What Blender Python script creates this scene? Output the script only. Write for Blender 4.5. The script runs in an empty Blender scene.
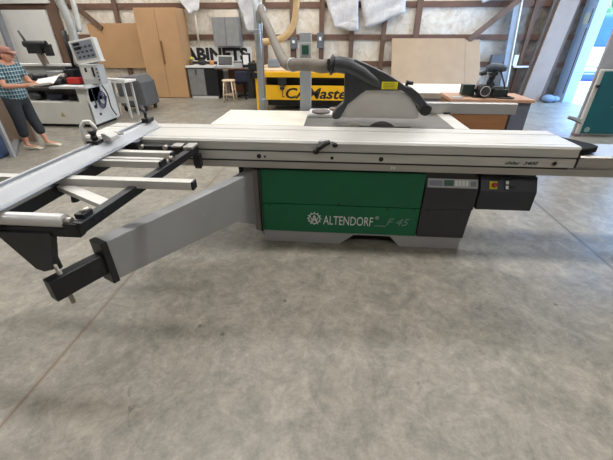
import bpy, bmesh, math, random
from mathutils import Vector, Matrix, Euler
random.seed(7)
C = bpy.context.scene.collection
PI = math.pi

# ---------------------------------------------------------------- materials
def _mix(nt, blend='MIX'):
    n = nt.nodes.new('ShaderNodeMix'); n.data_type = 'RGBA'; n.blend_type = blend
    return n
def lin(c):
    return tuple(((v/12.92) if v <= .04045 else ((v+.055)/1.055)**2.4) for v in c)
def M(name, rgb, rough=.5, metal=0, var=.08, scale=6, bump=0, bscale=40, spec=.5, stretch=None, rgb2=None, alpha=1):
    """rgb in 0-255 sRGB; var = value variation by a noise texture"""
    m = bpy.data.materials.new(name); m.use_nodes = True
    nt = m.node_tree; b = nt.nodes['Principled BSDF']
    c = lin([v/255 for v in rgb]); 
    c2 = lin([v/255 for v in rgb2]) if rgb2 else tuple(max(0, v*(1-var*2.2)) for v in c)
    tc = nt.nodes.new('ShaderNodeTexCoord'); mp = nt.nodes.new('ShaderNodeMapping')
    nt.links.new(tc.outputs['Object'], mp.inputs[0])
    if stretch: mp.inputs['Scale'].default_value = stretch
    nz = nt.nodes.new('ShaderNodeTexNoise'); nz.inputs['Scale'].default_value = scale; nz.inputs['Detail'].default_value = 6
    nt.links.new(mp.outputs[0], nz.inputs['Vector'])
    rp = nt.nodes.new('ShaderNodeValToRGB')
    rp.color_ramp.elements[0].position = .32; rp.color_ramp.elements[1].position = .68
    rp.color_ramp.elements[0].color = (*c2, 1); rp.color_ramp.elements[1].color = (*c, 1)
    nt.links.new(nz.outputs[0], rp.inputs[0]); nt.links.new(rp.outputs[0], b.inputs['Base Color'])
    b.inputs['Roughness'].default_value = rough; b.inputs['Metallic'].default_value = metal
    b.inputs['Specular IOR Level'].default_value = spec
    if bump:
        n2 = nt.nodes.new('ShaderNodeTexNoise'); n2.inputs['Scale'].default_value = bscale; n2.inputs['Detail'].default_value = 5
        nt.links.new(mp.outputs[0], n2.inputs['Vector'])
        bp = nt.nodes.new('ShaderNodeBump'); bp.inputs['Strength'].default_value = bump; bp.inputs['Distance'].default_value = .02
        nt.links.new(n2.outputs[0], bp.inputs['Height']); nt.links.new(bp.outputs[0], b.inputs['Normal'])
    return m

def math_node(nt, op, a, b=None):
    n = nt.nodes.new('ShaderNodeMath'); n.operation = op
    for i, v in enumerate((a, b)):
        if v is None: continue
        if isinstance(v, (int, float)): n.inputs[i].default_value = v
        else: nt.links.new(v, n.inputs[i])
    return n.outputs[0]

def concrete():
    m = bpy.data.materials.new('concrete_floor'); m.use_nodes = True
    nt = m.node_tree; L = nt.links; b = nt.nodes['Principled BSDF']
    tc = nt.nodes.new('ShaderNodeTexCoord'); sx = nt.nodes.new('ShaderNodeSeparateXYZ')
    L.new(tc.outputs['Object'], sx.inputs[0])
    def noise(s, d=8, r=.6, dist=0, vec=None):
        n = nt.nodes.new('ShaderNodeTexNoise'); n.inputs['Scale'].default_value = s; n.inputs['Detail'].default_value = d
        n.inputs['Roughness'].default_value = r; n.inputs['Distortion'].default_value = dist
        L.new(vec or tc.outputs['Object'], n.inputs['Vector']); return n.outputs[0]
    def ramp(src, p0, c0, p1, c1):
        r = nt.nodes.new('ShaderNodeValToRGB'); e = r.color_ramp.elements
        e[0].position = p0; e[1].position = p1
        e[0].color = (*lin([v/255 for v in c0]), 1); e[1].color = (*lin([v/255 for v in c1]), 1)
        L.new(src, r.inputs[0]); return r.outputs[0]
    def mixc(f, a, c, blend='MIX'):
        n = _mix(nt, blend)
        if isinstance(f, (int, float)): n.inputs[0].default_value = f
        else: L.new(f, n.inputs[0])
        L.new(a, n.inputs[6]); 
        if isinstance(c, tuple): n.inputs[7].default_value = (*lin([v/255 for v in c]), 1)
        else: L.new(c, n.inputs[7])
        return n.outputs[2]
    base = ramp(noise(1.1, 9, .62, .9), .33, (132, 130, 123), .66, (172, 165, 154))
    fine = ramp(noise(9, 10, .72, .6), .3, (112, 111, 106), .72, (188, 182, 171))
    col = mixc(.5, base, fine)
    mid = ramp(noise(4.2, 10, .74, 1.4), .36, (106, 105, 101), .64, (196, 188, 174))
    col = mixc(.5, col, mid)
    grain = ramp(noise(60, 4, .7), .3, (120, 118, 113), .7, (182, 177, 168))
    col = mixc(.25, col, grain)
    # pale trowel smears
    pale = ramp(noise(3.2, 10, .75, 1.6), .56, (0, 0, 0), .72, (255, 255, 255))
    col = mixc(math_node(nt, 'MULTIPLY', pale, .42), col, (197, 189, 176))
    # grey smears
    dk = ramp(noise(1.9, 10, .7, 2.0), .57, (0, 0, 0), .7, (255, 255, 255))
    col = mixc(math_node(nt, 'MULTIPLY', dk, .42), col, (118, 118, 114))
    # small dark spots
    v = nt.nodes.new('ShaderNodeTexVoronoi'); v.inputs['Scale'].default_value = 5.5; L.new(tc.outputs['Object'], v.inputs['Vector'])
    spot = ramp(v.outputs['Distance'], .05, (255, 255, 255), .09, (0, 0, 0))
    msk = ramp(noise(2.3, 3), .52, (0, 0, 0), .58, (255, 255, 255))
    col = mixc(math_node(nt, 'MULTIPLY', math_node(nt, 'MULTIPLY', spot, msk), .75), col, (88, 86, 82))
    # wandering hairline cracks
    w = noise(.7, 6, .55, .5)
    crack = math_node(nt, 'LESS_THAN', math_node(nt, 'ABSOLUTE', math_node(nt, 'SUBTRACT', w, .47)), .0016)
    cm = ramp(noise(.8, 2), .55, (0, 0, 0), .6, (255, 255, 255))
    col = mixc(math_node(nt, 'MULTIPLY', math_node(nt, 'MULTIPLY', crack, cm), .5), col, (84, 80, 75))
    # sawn control joints every 12 feet
    def joint(x0, wd, colr, f, halo):
        nonlocal col
        d = math_node(nt, 'ABSOLUTE', math_node(nt, 'SUBTRACT', sx.outputs[0], x0))
        hl = nt.nodes.new('ShaderNodeMapRange'); hl.inputs[1].default_value = wd; hl.inputs[2].default_value = wd+halo
        hl.inputs[3].default_value = .35; hl.inputs[4].default_value = 0; L.new(d, hl.inputs[0])
        col = mixc(hl.outputs[0], col, colr)
        col = mixc(math_node(nt, 'MULTIPLY', math_node(nt, 'LESS_THAN', d, wd), f), col, colr)
    joint(-1.47, .004, (124, 104, 88), .5, .02)
    joint(2.18, .007, (104, 102, 98), .85, .02)
    joint(-5.12, .006, (110, 100, 88), .6, .02)
    for scl, lo, fac, dst in ((5.5, 208, .6, 1.2), (17, 206, .6, .8), (2.2, 228, .5, .4)):
        mm = ramp(noise(scl, 12, .74, dst), .38, (lo, lo-1, lo-5), .6, (255, 254, 250))
        col = mixc(fac, col, mm, 'MULTIPLY')
    joint(-1.47, .005, (120, 98, 80), .7, .012)
    joint(2.18, .008, (92, 90, 86), .85, .015)
    L.new(col, b.inputs['Base Color'])
    rr = ramp(noise(2.4, 8, .65), .3, (150, 150, 150), .7, (190, 190, 190))
    L.new(rr, b.inputs['Roughness'])
    b.inputs['Specular IOR Level'].default_value = .5
    bp = nt.nodes.new('ShaderNodeBump'); bp.inputs['Strength'].default_value = .12; bp.inputs['Distance'].default_value = .01
    L.new(noise(30, 6, .7), bp.inputs['Height']); L.new(bp.outputs[0], b.inputs['Normal'])
    return m

def insulation():
    m = bpy.data.materials.new('faced_insulation'); m.use_nodes = True
    nt = m.node_tree; L = nt.links; b = nt.nodes['Principled BSDF']
    tc = nt.nodes.new('ShaderNodeTexCoord'); sx = nt.nodes.new('ShaderNodeSeparateXYZ'); L.new(tc.outputs['Object'], sx.inputs[0])
    n = nt.nodes.new('ShaderNodeTexNoise'); n.inputs['Scale'].default_value = 3.5; n.inputs['Detail'].default_value = 9; n.inputs['Distortion'].default_value = 1.2
    L.new(tc.outputs['Object'], n.inputs['Vector'])
    def ramp(a, b_):
        r = nt.nodes.new('ShaderNodeValToRGB'); e = r.color_ramp.elements; e[0].position = .3; e[1].position = .62
        e[0].color = (*lin([v/255 for v in a]), 1); e[1].color = (*lin([v/255 for v in b_]), 1); L.new(n.outputs[0], r.inputs[0]); return r.outputs[0]
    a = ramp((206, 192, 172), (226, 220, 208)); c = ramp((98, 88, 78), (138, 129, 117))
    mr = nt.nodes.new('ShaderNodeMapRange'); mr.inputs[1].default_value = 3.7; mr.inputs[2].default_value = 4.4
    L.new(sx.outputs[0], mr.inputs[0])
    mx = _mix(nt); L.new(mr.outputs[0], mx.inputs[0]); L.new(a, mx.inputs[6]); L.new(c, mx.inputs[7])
    # brown creases
    w = nt.nodes.new('ShaderNodeTexNoise'); w.inputs['Scale'].default_value = 1.7; w.inputs['Detail'].default_value = 5; L.new(tc.outputs['Object'], w.inputs['Vector'])
    cr = math_node(nt, 'LESS_THAN', math_node(nt, 'ABSOLUTE', math_node(nt, 'SUBTRACT', w.outputs[0], .5)), .012)
    mx2 = _mix(nt); L.new(math_node(nt, 'MULTIPLY', cr, .18), mx2.inputs[0]); L.new(mx.outputs[2], mx2.inputs[6])
    mx2.inputs[7].default_value = (*lin((120/255, 96/255, 72/255)), 1)
    L.new(mx2.outputs[2], b.inputs['Base Color']); b.inputs['Roughness'].default_value = .7
    n3 = nt.nodes.new('ShaderNodeTexNoise'); n3.inputs['Scale'].default_value = 6; n3.inputs['Detail'].default_value = 6; n3.inputs['Distortion'].default_value = 2
    L.new(tc.outputs['Object'], n3.inputs['Vector'])
    bp = nt.nodes.new('ShaderNodeBump'); bp.inputs['Strength'].default_value = .35; bp.inputs['Distance'].default_value = .03
    L.new(n3.outputs[0], bp.inputs['Height']); L.new(bp.outputs[0], b.inputs['Normal'])
    return m

def plaid():
    m = bpy.data.materials.new('plaid_cloth'); m.use_nodes = True
    nt = m.node_tree; L = nt.links; b = nt.nodes['Principled BSDF']
    tc = nt.nodes.new('ShaderNodeTexCoord'); sx = nt.nodes.new('ShaderNodeSeparateXYZ'); L.new(tc.outputs['Object'], sx.inputs[0])
    def stripe(o, f, t):
        return math_node(nt, 'LESS_THAN', math_node(nt, 'FRACT', math_node(nt, 'MULTIPLY', o, f)), t)
    s1 = stripe(sx.outputs[2], 20, .4); s2 = stripe(math_node(nt, 'ADD', sx.outputs[0], sx.outputs[1]), 20, .4)
    s3 = stripe(sx.outputs[2], 20, .1); s4 = stripe(math_node(nt, 'ADD', sx.outputs[0], sx.outputs[1]), 20, .1)
    mx = _mix(nt); L.new(math_node(nt, 'MULTIPLY', math_node(nt, 'ADD', s1, s2), .5), mx.inputs[0])
    mx.inputs[6].default_value = (*lin((40/255, 70/255, 84/255)), 1); mx.inputs[7].default_value = (*lin((84/255, 138/255, 146/255)), 1)
    mx2 = _mix(nt); L.new(math_node(nt, 'MAXIMUM', s3, s4), mx2.inputs[0]); L.new(mx.outputs[2], mx2.inputs[6])
    mx2.inputs[7].default_value = (*lin((205/255, 212/255, 210/255)), 1)
    L.new(mx2.outputs[2], b.inputs['Base Color']); b.inputs['Roughness'].default_value = .85
    return m

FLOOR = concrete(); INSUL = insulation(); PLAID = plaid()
ALU = M('brushed_aluminium', (186, 183, 178), .4, .55, .06, 3, stretch=(.4, 8, 8))
ALU_TOP = M('worn_aluminium', (210, 208, 203), .42, .35, .07, 4, stretch=(.5, 5, 5))
ALU_BLUE = M('anodised_fence', (182, 184, 187), .42, .5, .04, 3)
SLOT = M('dark_slot', (52, 50, 48), .6)
GREEN = M('green_enamel', (0, 104, 66), .38, 0, .06, 3)
GREY_STEEL = M('grey_enamel', (158, 159, 160), .45, 0, .05, 2)
GREY_LIGHT = M('light_grey_enamel', (176, 177, 176), .45, 0, .04, 2)
GREY_BASE = M('base_grey', (168, 168, 169), .5, 0, .06, 3)
BLACK = M('black_powder_coat', (28, 30, 35), .42, 0, .1, 6)
BLACK_BLUE = M('charcoal_enamel', (50, 53, 62), .4, 0, .07, 4)
CHARCOAL = M('charcoal_steel', (56, 56, 59), .45, 0, .07, 4)
RUBBER = M('black_plastic', (30, 31, 34), .4, 0, .1, 8)
HOODM = M('hood_plastic', (60, 62, 66), .36, 0, .06, 4)
COVER = M('hood_cover_grey', (222, 218, 212), .42, 0, .06, 5)
CREAM = M('cream_laminate', (226, 220, 205), .5, 0, .04, 5)
CAST = M('ground_cast_iron', (118, 115, 111), .4, .3, .1, 3, stretch=(.6, 6, 6))
WHITE = M('white_paint', (226, 225, 220), .5, 0, .03, 3)
OFFWHITE = M('machine_white', (205, 204, 198), .5, 0, .05, 3)
WHITE_INK = M('white_ink', (222, 226, 222), .5, 0, .02)
GREY_INK = M('grey_ink', (120, 150, 140), .5, 0, .02)
BLACK_INK = M('black_ink', (28, 28, 30), .5, 0, .02)
YELLOW = M('yellow_enamel', (236, 180, 20), .42, 0, .05, 3)
STICKER = M('yellow_sticker', (232, 222, 40), .5, 0, .05)
RED = M('red_plastic', (180, 40, 32), .4, 0, .06)
BLUE = M('blue_plastic', (30, 60, 120), .4, 0, .06)
WOOD = M('stud_lumber', (118, 92, 76), .75, 0, .16, 3, bump=.2, stretch=(3, 3, .6))
WOOD_H = M('girt_lumber', (122, 92, 76), .75, 0, .16, 3, bump=.2, stretch=(.5, 3, 3))
MDF = M('raw_fibreboard', (190, 150, 108), .65, 0, .05, 2.5)
CARD = M('cardboard', (172, 148, 120), .75, 0, .05, 3)
PLY = M('plywood', (148, 102, 66), .6, 0, .12, 3, stretch=(.6, 4, 4))
PALE_WOOD = M('pale_beech', (236, 214, 184), .55, 0, .1, 4)
BOARD_TAN = M('tan_board', (158, 136, 118), .65, 0, .06, 3)
BOARD_GREY = M('grey_board', (112, 104, 98), .7, 0, .08, 3)
FOIL = M('foil_facing', (206, 205, 206), .45, .3, .1, 6, bump=.7, bscale=14)
DUCT = M('galvanised_steel', (188, 194, 198), .35, .7, .1, 9)
HOSE = M('grey_hose', (112, 104, 94), .6, 0, .08, 8)
HOSE_TAN = M('tan_hose', (196, 166, 120), .55, 0, .08, 8)
SKIN = M('skin', (206, 150, 122), .55, 0, .05, 10)
TROUSER = M('dark_trouser_cloth', (48, 52, 56), .85, 0, .12, 8)
SHOE = M('beige_shoe', (206, 196, 178), .6, 0, .05)
HAT = M('faded_cap', (158, 112, 98), .8, 0, .08)
HAIR = M('brown_hair', (96, 70, 52), .7, 0, .15, 30)
PAPER = M('paper', (236, 236, 232), .7, 0, .02)
BLUE_DRUM = M('blue_drum', (70, 92, 124), .45, 0, .08, 3)
TEAL = M('teal_enamel', (0, 92, 100), .45, 0, .05, 3)
SCREEN = M('dark_screen', (22, 24, 28), .2, 0, .1)
PANEL_GREY = M('panel_blue_grey', (128, 136, 146), .5, 0, .06)
GREENSCR = M('green_switch', (44, 92, 72), .4, 0, .1)
STEEL = M('bright_steel', (196, 190, 180), .3, .8, .08)
GRASS = M('foliage', (120, 160, 110), .8, 0, .25, 3)
TARP = M('blue_tarp', (22, 66, 176), .45, 0, .12, 2)
GRAVEL = M('pale_gravel', (232, 230, 224), .85, 0, .06, 3)
CEIL = M('ceiling_liner', (214, 212, 206), .7, 0, .04, 1)
WALLP = M('wall_liner', (196, 190, 182), .7, 0, .05, 1)
DOORM = M('door_steel_sky_tint', (164, 194, 236), .4, 0, .03, 3)  # white door steel; the blue of the sky light is put into its colour
GLASSY = M('pale_door_glass', (206, 226, 226), .15, 0, .05, 8)
NAVY = M('navy_cloth', (34, 38, 56), .8, 0, .1)

# ---------------------------------------------------------------- mesh builder
class MB:
    def __init__(self): self.b = bmesh.new()
    def _add(self, verts, faces, smooth=False):
        vs = [self.b.verts.new(v) for v in verts]; out = []
        for f in faces:
            try:
                q = self.b.faces.new([vs[i] for i in f]); q.smooth = smooth; out.append(q)
            except ValueError: pass
        return vs
    def box(self, x0, x1, y0, y1, z0, z1, mat=None):
        vs = [Vector((x, y, z)) for x in (x0, x1) for y in (y0, y1) for z in (z0, z1)]
        if mat is not None: vs = [mat @ v for v in vs]
        self._add(vs, [(0, 1, 3, 2), (4, 6, 7, 5), (0, 4, 5, 1), (2, 3, 7, 6), (0, 2, 6, 4), (1, 5, 7, 3)])
        return self
    def beam(self, p0, p1, w, h, up=(0, 0, 1)):
        """box between two points; w sideways, h along up"""
        p0, p1 = Vector(p0), Vector(p1); d = (p1-p0).normalized(); u = Vector(up)
        s = d.cross(u).normalized(); u = s.cross(d).normalized()
        vs = [p + s*a*w/2 + u*c*h/2 for p in (p0, p1) for a in (-1, 1) for c in (-1, 1)]
        self._add(vs, [(0, 1, 3, 2), (4, 6, 7, 5), (0, 4, 5, 1), (2, 3, 7, 6), (0, 2, 6, 4), (1, 5, 7, 3)])
        return self
    def prism(self, poly, axis, a, b):
        """poly of 2-D points extruded along axis 'x' (poly=y,z) 'y' (poly=x,z) 'z' (poly=x,y)"""
        def P(p, t):
            return {'x': (t, p[0], p[1]), 'y': (p[0], t, p[1]), 'z': (p[0], p[1], t)}[axis]
        n = len(poly)
        vs = [P(p, a) for p in poly] + [P(p, b) for p in poly]
        fs = [tuple(range(n)), tuple(range(2*n-1, n-1, -1))] + [(i, i+n, (i+1) % n+n, (i+1) % n) for i in range(n)]
        self._add(vs, fs); return self
    def cyl(self, p0, p1, r0, r1=None, n=16, cap=True):
        if r1 is None: r1 = r0
        return self.tube([p0, p1], [r0, r1], n, cap, flat=True)
    def tube(self, pts, r, n=12, cap=True, flat=False):
        pts = [Vector(p) for p in pts]; N = len(pts)
        rs = r if isinstance(r, (list, tuple)) else [r]*N
        t0 = (pts[1]-pts[0]).normalized()
        u = t0.orthogonal().normalized(); vs = []
        for i, p in enumerate(pts):
            t = (pts[min(i+1, N-1)]-pts[max(i-1, 0)]).normalized()
            u = (u - t*u.dot(t)).normalized(); v = t.cross(u)
            vs += [p + (u*math.cos(2*PI*k/n) + v*math.sin(2*PI*k/n))*rs[i] for k in range(n)]
        fs = [(i*n+k, i*n+(k+1) % n, (i+1)*n+(k+1) % n, (i+1)*n+k) for i in range(N-1) for k in range(n)]
        bv = [self.b.verts.new(v) for v in vs]
        for f in fs:
            q = self.b.faces.new([bv[i] for i in f]); q.smooth = True
        if cap:
            self.b.faces.new(bv[:n][::-1]); self.b.faces.new(bv[-n:])
        return self
    def disc(self, c, axis, r, t, n=20):
        c = Vector(c); a = Vector(axis).normalized()
        return self.cyl(c-a*t/2, c+a*t/2, r, r, n)
    def ring(self, c, axis, R, r, n=24, m=8):
        c = Vector(c); a = Vector(axis).normalized(); u = a.orthogonal().normalized(); v = a.cross(u); vs = []
        for i in range(n):
            A = 2*PI*i/n; d = u*math.cos(A)+v*math.sin(A)
            for k in range(m):
                B = 2*PI*k/m; vs.append(c + d*(R+r*math.cos(B)) + a*r*math.sin(B))
        self._add(vs, [(i*m+k, ((i+1) % n)*m+k, ((i+1) % n)*m+(k+1) % m, i*m+(k+1) % m) for i in range(n) for k in range(m)], True)
        return self
    def ball(self, c, rx, ry=None, rz=None, n=14):
        ry = rx if ry is None else ry; rz = rx if rz is None else rz
        r = bmesh.ops.create_uvsphere(self.b, u_segments=n, v_segments=max(6, n//2+2), radius=1, matrix=Matrix.Translation(c) @ Matrix.Diagonal((rx, ry, rz, 1)))
        for v in r['verts']:
            for f in v.link_faces: f.smooth = True
        return self
    def build(self, name, mat, parent=None, bevel=0, root=None):
        bmesh.ops.recalc_face_normals(self.b, faces=self.b.faces)
        me = bpy.data.meshes.new(name)
        base = Vector((0, 0, 0))
        if parent is not None:
            q = parent
            while q is not None: base += q.location; q = q.parent
        elif root is not None: base = Vector(root)
        else:
            vs = [v.co for v in self.b.verts]
            base = Vector(((min(v.x for v in vs)+max(v.x for v in vs))/2, (min(v.y for v in vs)+max(v.y for v in vs))/2, min(v.z for v in vs)))
        bmesh.ops.translate(self.b, verts=self.b.verts, vec=-base)
        self.b.to_mesh(me); self.b.free()
        me.materials.append(mat)
        o = bpy.data.objects.new(name, me); C.objects.link(o)
        if parent is not None: o.parent = parent
        else: o.location = base
        if bevel:
            md = o.modifiers.new('bevel', 'BEVEL'); md.width = bevel; md.segments = 2; md.limit_method = 'ANGLE'; md.angle_limit = math.radians(40)
        return o

def tag(o, label=None, cat=None, group=None, kind=None):
    if label: o['label'] = label
    if cat: o['category'] = cat
    if group: o['group'] = group
    if kind: o['kind'] = kind
    return o
def empty(name, loc, label, cat, group=None):
    o = bpy.data.objects.new(name, None); o.location = loc; o.empty_display_size = .1; C.objects.link(o)
    return tag(o, label, cat, group)
def struct(name, mb, mat):
    o = mb.build(name, mat, root=(0, 0, 0)); o['kind'] = 'structure'; return o
def part(name, mb, mat, parent, bevel=0, label=None):
    o = mb.build(name, mat, parent, bevel)
    if label: o['label'] = label
    return o
def text(name, body, x0, x1, z0, z1, Y, mat, parent, shear=0, bold=0, label=None, th=.0015):
    """lettering in the XZ plane, facing -Y, fitted to the given box"""
    cu = bpy.data.curves.new(name, 'FONT'); cu.body = body; cu.shear = shear; cu.extrude = .01; cu.offset = bold
    cu.resolution_u = 3
    t = bpy.data.objects.new(name, cu); C.objects.link(t)
    bpy.context.view_layer.update()
    me = bpy.data.meshes.new_from_object(t.evaluated_get(bpy.context.evaluated_depsgraph_get()))
    bpy.data.objects.remove(t)
    xs = [v.co.x for v in me.vertices]; ys = [v.co.y for v in me.vertices]
    base = Vector((0, 0, 0)); q = parent
    while q is not None: base += q.location; q = q.parent
    for v in me.vertices:
        X = x0 + (v.co.x-min(xs))/(max(xs)-min(xs))*(x1-x0); Z = z0 + (v.co.y-min(ys))/(max(ys)-min(ys))*(z1-z0)
        y = Y - (th if v.co.z > 0 else 0)
        v.co = Vector((X, y, Z)) - base
    me.materials.clear(); me.materials.append(mat)
    o = bpy.data.objects.new(name, me); C.objects.link(o); o.parent = parent
    if label: o['label'] = label
    return o
def skin(name, pts, edges, mat, parent=None, sub=2, root=None, extra=None):
    """pts: list of ((x,y,z), r or (rx,ry)); skinned and subdivided into one mesh"""
    me = bpy.data.meshes.new(name); me.from_pydata([p for p, r in pts], edges, [])
    o = bpy.data.objects.new(name, me); C.objects.link(o)
    m = o.modifiers.new('skin', 'SKIN'); m.use_smooth_shade = True
    lay = me.skin_vertices[0].data if me.skin_vertices else None
    if lay is None:
        bm = bmesh.new(); bm.from_mesh(me); bm.verts.layers.skin.verify(); bm.to_mesh(me); bm.free(); lay = me.skin_vertices[0].data
    for i, (p, r) in enumerate(pts):
        lay[i].radius = (r, r) if not isinstance(r, tuple) else r
        lay[i].use_root = (i == 0)
    s = o.modifiers.new('sub', 'SUBSURF'); s.levels = sub; s.render_levels = sub
    bpy.context.view_layer.update()
    ev = bpy.data.meshes.new_from_object(o.evaluated_get(bpy.context.evaluated_depsgraph_get()))
    bpy.data.objects.remove(o)
    b = bmesh.new(); b.from_mesh(ev)
    mb = MB(); mb.b.free(); mb.b = b
    for f in b.faces: f.smooth = True
    if extra: extra(mb)
    return mb.build(name, mat, parent, root=root)

def arc(cx, cy, r, a0, a1, n):
    return [(cx+r*math.cos(math.radians(a0+(a1-a0)*i/n)), cy+r*math.sin(math.radians(a0+(a1-a0)*i/n))) for i in range(n+1)]

# ---------------------------------------------------------------- setting
XL, XR, YF, YB, ZC = -10.5, 6.1, -4.5, 10.5, 4.6
struct('floor', MB().box(XL, XR+.15, YF, YB+.15, -.12, 0), FLOOR)
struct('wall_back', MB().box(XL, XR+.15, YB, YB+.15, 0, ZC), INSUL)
struct('wall_left', MB().box(XL-.15, XL, YF, YB+.15, 0, ZC), WALLP)
struct('wall_front', MB().box(XL, XR+.15, YF-.15, YF, 0, ZC), M('front_wall_liner', (140, 136, 132), .7))
DY0, DY1, DZ = 6.0, 10.04, 3.4
wr = MB(); wr.box(XR, XR+.15, YF, DY0, 0, ZC); wr.box(XR, XR+.15, DY1, YB, 0, ZC); wr.box(XR, XR+.15, DY0, DY1, DZ, ZC)
struct('wall_right', wr, WALLP)
struct('ceiling', MB().box(XL-.15, XR+.15, YF-.15, YB+.15, ZC, ZC+.12), CEIL)
# white jamb and narrow leaf beside the opening
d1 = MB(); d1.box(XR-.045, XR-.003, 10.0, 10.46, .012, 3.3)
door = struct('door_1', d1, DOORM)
part('door_glass', MB().box(XR-.053, XR-.046, 10.1, 10.3, 1.78, 2.02), GLASSY, door)
part('door_slot', MB().box(XR-.052, XR-.046, 10.05, 10.075, .2, 1.7), SLOT, door)
part('door_slot', MB().box(XR-.052, XR-.046, 10.05, 10.075, 1.8, 2.1), SLOT, door)
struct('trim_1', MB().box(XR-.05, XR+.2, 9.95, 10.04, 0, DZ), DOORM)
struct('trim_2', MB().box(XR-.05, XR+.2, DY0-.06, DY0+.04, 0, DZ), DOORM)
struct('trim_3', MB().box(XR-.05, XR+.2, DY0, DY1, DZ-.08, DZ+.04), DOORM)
k = 4
for z in (.86, 1.5, 2.23, 3.0):
    struct('trim_%d' % k, MB().box(XL, XR, YB-.05, YB, z-.065, z+.065), WOOD_H); k += 1
for x, w in ((-7.92, .3), (-6.1, .12), (-2.0, .12), (-1.22, .16), (-.45, .13), (.36, .12), (1.2, .12), (2.05, .15), (4.9, .1)):
    struct('trim_%d' % k, MB().box(x-w/2, x+w/2, YB-.1, YB-.05, 0, ZC), WOOD); k += 1
for a, b in (((-7.6, 10.33, 2.6), (-6.55, 10.33, 1.7)), ((3.38, 10.3, 1.42), (5.2, 10.3, 3.0))):
    struct('trim_%d' % k, MB().beam(a, b, .06, .15, up=(0, 1, 0)) if False else MB().beam(a, b, .13, .06, up=(0, 1, 0)), WOOD); k += 1

# ---------------------------------------------------------------- outdoors
struct('ground_outside', MB().box(XR+.15, 70, -20, 60, -.25, -.06), GRAVEL)
tr = MB()
pts = []
for i in range(9):
    for j in range(7):
        u = i/8; v = j/6; x = 13.8+7*u; h = 1.55+1.25*math.sin(PI*min(1, v*1.02))**.6*(.55+.45*math.sin(PI*(.15+.75*u))) + .1*math.sin(7*u+5*v)
        pts.append((x, 23.5+3*v, h if 0 < j < 6 else 1.0))
tr._add(pts, [(i*7+j, (i+1)*7+j, (i+1)*7+j+1, i*7+j+1) for i in range(8) for j in range(6)], True)
tr.box(13.9, 20.7, 23.6, 26.4, -.06, 1.05)
tl = empty('covered_trailer', (17, 25, -.06), 'bright blue tarp draped over a high load outside the open door', 'trailer')
part('tarp', tr, TARP, tl)
ws = MB(); ws.box(12.5, 22, 22.2, 23.4, 0.02, .95)
part('white_body', ws, WHITE, tl, .03)
bp_ = MB()
bp_.tube([(9.2, 15.6, .12), (12, 15.6, .12), (14, 15.7, .13)], .19, 14)  # blue tube stands for an unidentified blue strip on the ground
tag(bp_.build('blue_tube', TARP), 'long blue tube lying on the bright ground outside the door', 'pipe')
def tree(x, y, h, r, label):
    t = empty('tree', (x, y, -.06), label, 'tree', 'trees beyond the yard')
    part('trunk', MB().cyl((x, y, -.06), (x, y, h*.6), .18, .1, 10), WOOD, t)
    cr = MB(); rnd = random.Random(int(x*10))
    for i in range(420):
        d = Vector((rnd.gauss(0, 1), rnd.gauss(0, 1), rnd.gauss(0, 1))).normalized()*r*rnd.random()**.4
        c = Vector((x, y, h*.72)) + Vector((d.x, d.y, d.z*.8)); s = .32
        e = Euler((rnd.random()*6, rnd.random()*6, rnd.random()*6)).to_matrix()
        cr._add([c+e @ Vector(v) for v in ((-s, -s*.5, 0), (s, -s*.5, 0), (s, s*.5, .05), (-s, s*.5, 0))], [(0, 1, 2, 3)])
    part('crown', cr, GRASS, t)
tree(27, 40, 7, 2.6, 'pale green leafy tree seen above the blue tarp')

# ---------------------------------------------------------------- THE PANEL SAW
saw = empty('panel_saw', (.25, 2.8, 0), 'large green and aluminium sliding table panel saw on the concrete floor', 'table saw')
# base
plinth = [(-.56, 0), (-.34, 0), (-.34, .012), (.08, .012), (.2, .1), (.5, .1), (.585, .012), (.86, .012), (.86, 0), (1.07, 0), (1.07, .116), (-.56, .116)]
b = MB(); b.prism([(-.56, 0), (.085, 0), (.2, .095), (.5, .095), (.585, 0), (1.075, 0), (1.075, .116), (-.56, .116)], 'y', 2.43, 2.47)
b.box(-.56, -.52, 2.47, 3.2, 0, .116); b.box(1.035, 1.075, 2.47, 3.2, 0, .116); b.box(-.56, 1.075, 3.16, 3.2, 0, .116)
base = part('base_plinth', b, GREY_BASE, saw)
body = part('cabinet_body', MB().box(-.55, 1.07, 2.45, 3.2, .116, .84), CHARCOAL, saw)
lp = part('lower_green_panel', MB().box(-.562, .702, 2.42, 2.449, .112, .364), GREEN, saw, .004)
up = part('upper_green_panel', MB().box(-.562, .702, 2.422, 2.449, .368, .655), GREEN, saw, .004)
for x in (-.5, .06, .45, .66):
    part('screw', MB().disc((x, 2.42, .352 if x != .06 else .38), (0, 1, 0), .008, .006, 10), RUBBER, lp)
# lettering and gear emblem
text('lettering', 'ALTENDORF', -.06, .345, .19, .272, 2.4195, WHITE_INK, lp, label='white maker lettering')
em = MB(); ec = Vector((-.134, 2.418, .242))
em.ring(ec, (0, 1, 0), .046, .0042, 28, 6)
for i in range(12):
    a = 2*PI*i/12; d = Vector((math.cos(a), 0, math.sin(a))); em.beam(ec+d*.044, ec+d*.059, .008, .004, up=(0, 1, 0))
def stroke(p, q, w=.009): em.beam(ec+Vector((p[0], 0, p[1])), ec+Vector((q[0], 0, q[1])), w, .004, up=(0, 1, 0))
stroke((-.024, -.034), (0, .03)); stroke((0, .03), (.024, -.034)); stroke((-.014, -.012), (.014, -.012), .006)
stroke((-.034, .022), (-.016, -.036), .006); stroke((-.016, -.036), (0, .0), .006); stroke((0, .0), (.016, -.036), .006); stroke((.016, -.036), (.034, .022), .006)
part('emblem', em, WHITE_INK, lp, label='white gear wheel emblem')
part('registered_mark', MB().ring((.376, 2.419, .27), (0, 1, 0), .011, .0022, 16, 6), WHITE_INK, lp)
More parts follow.
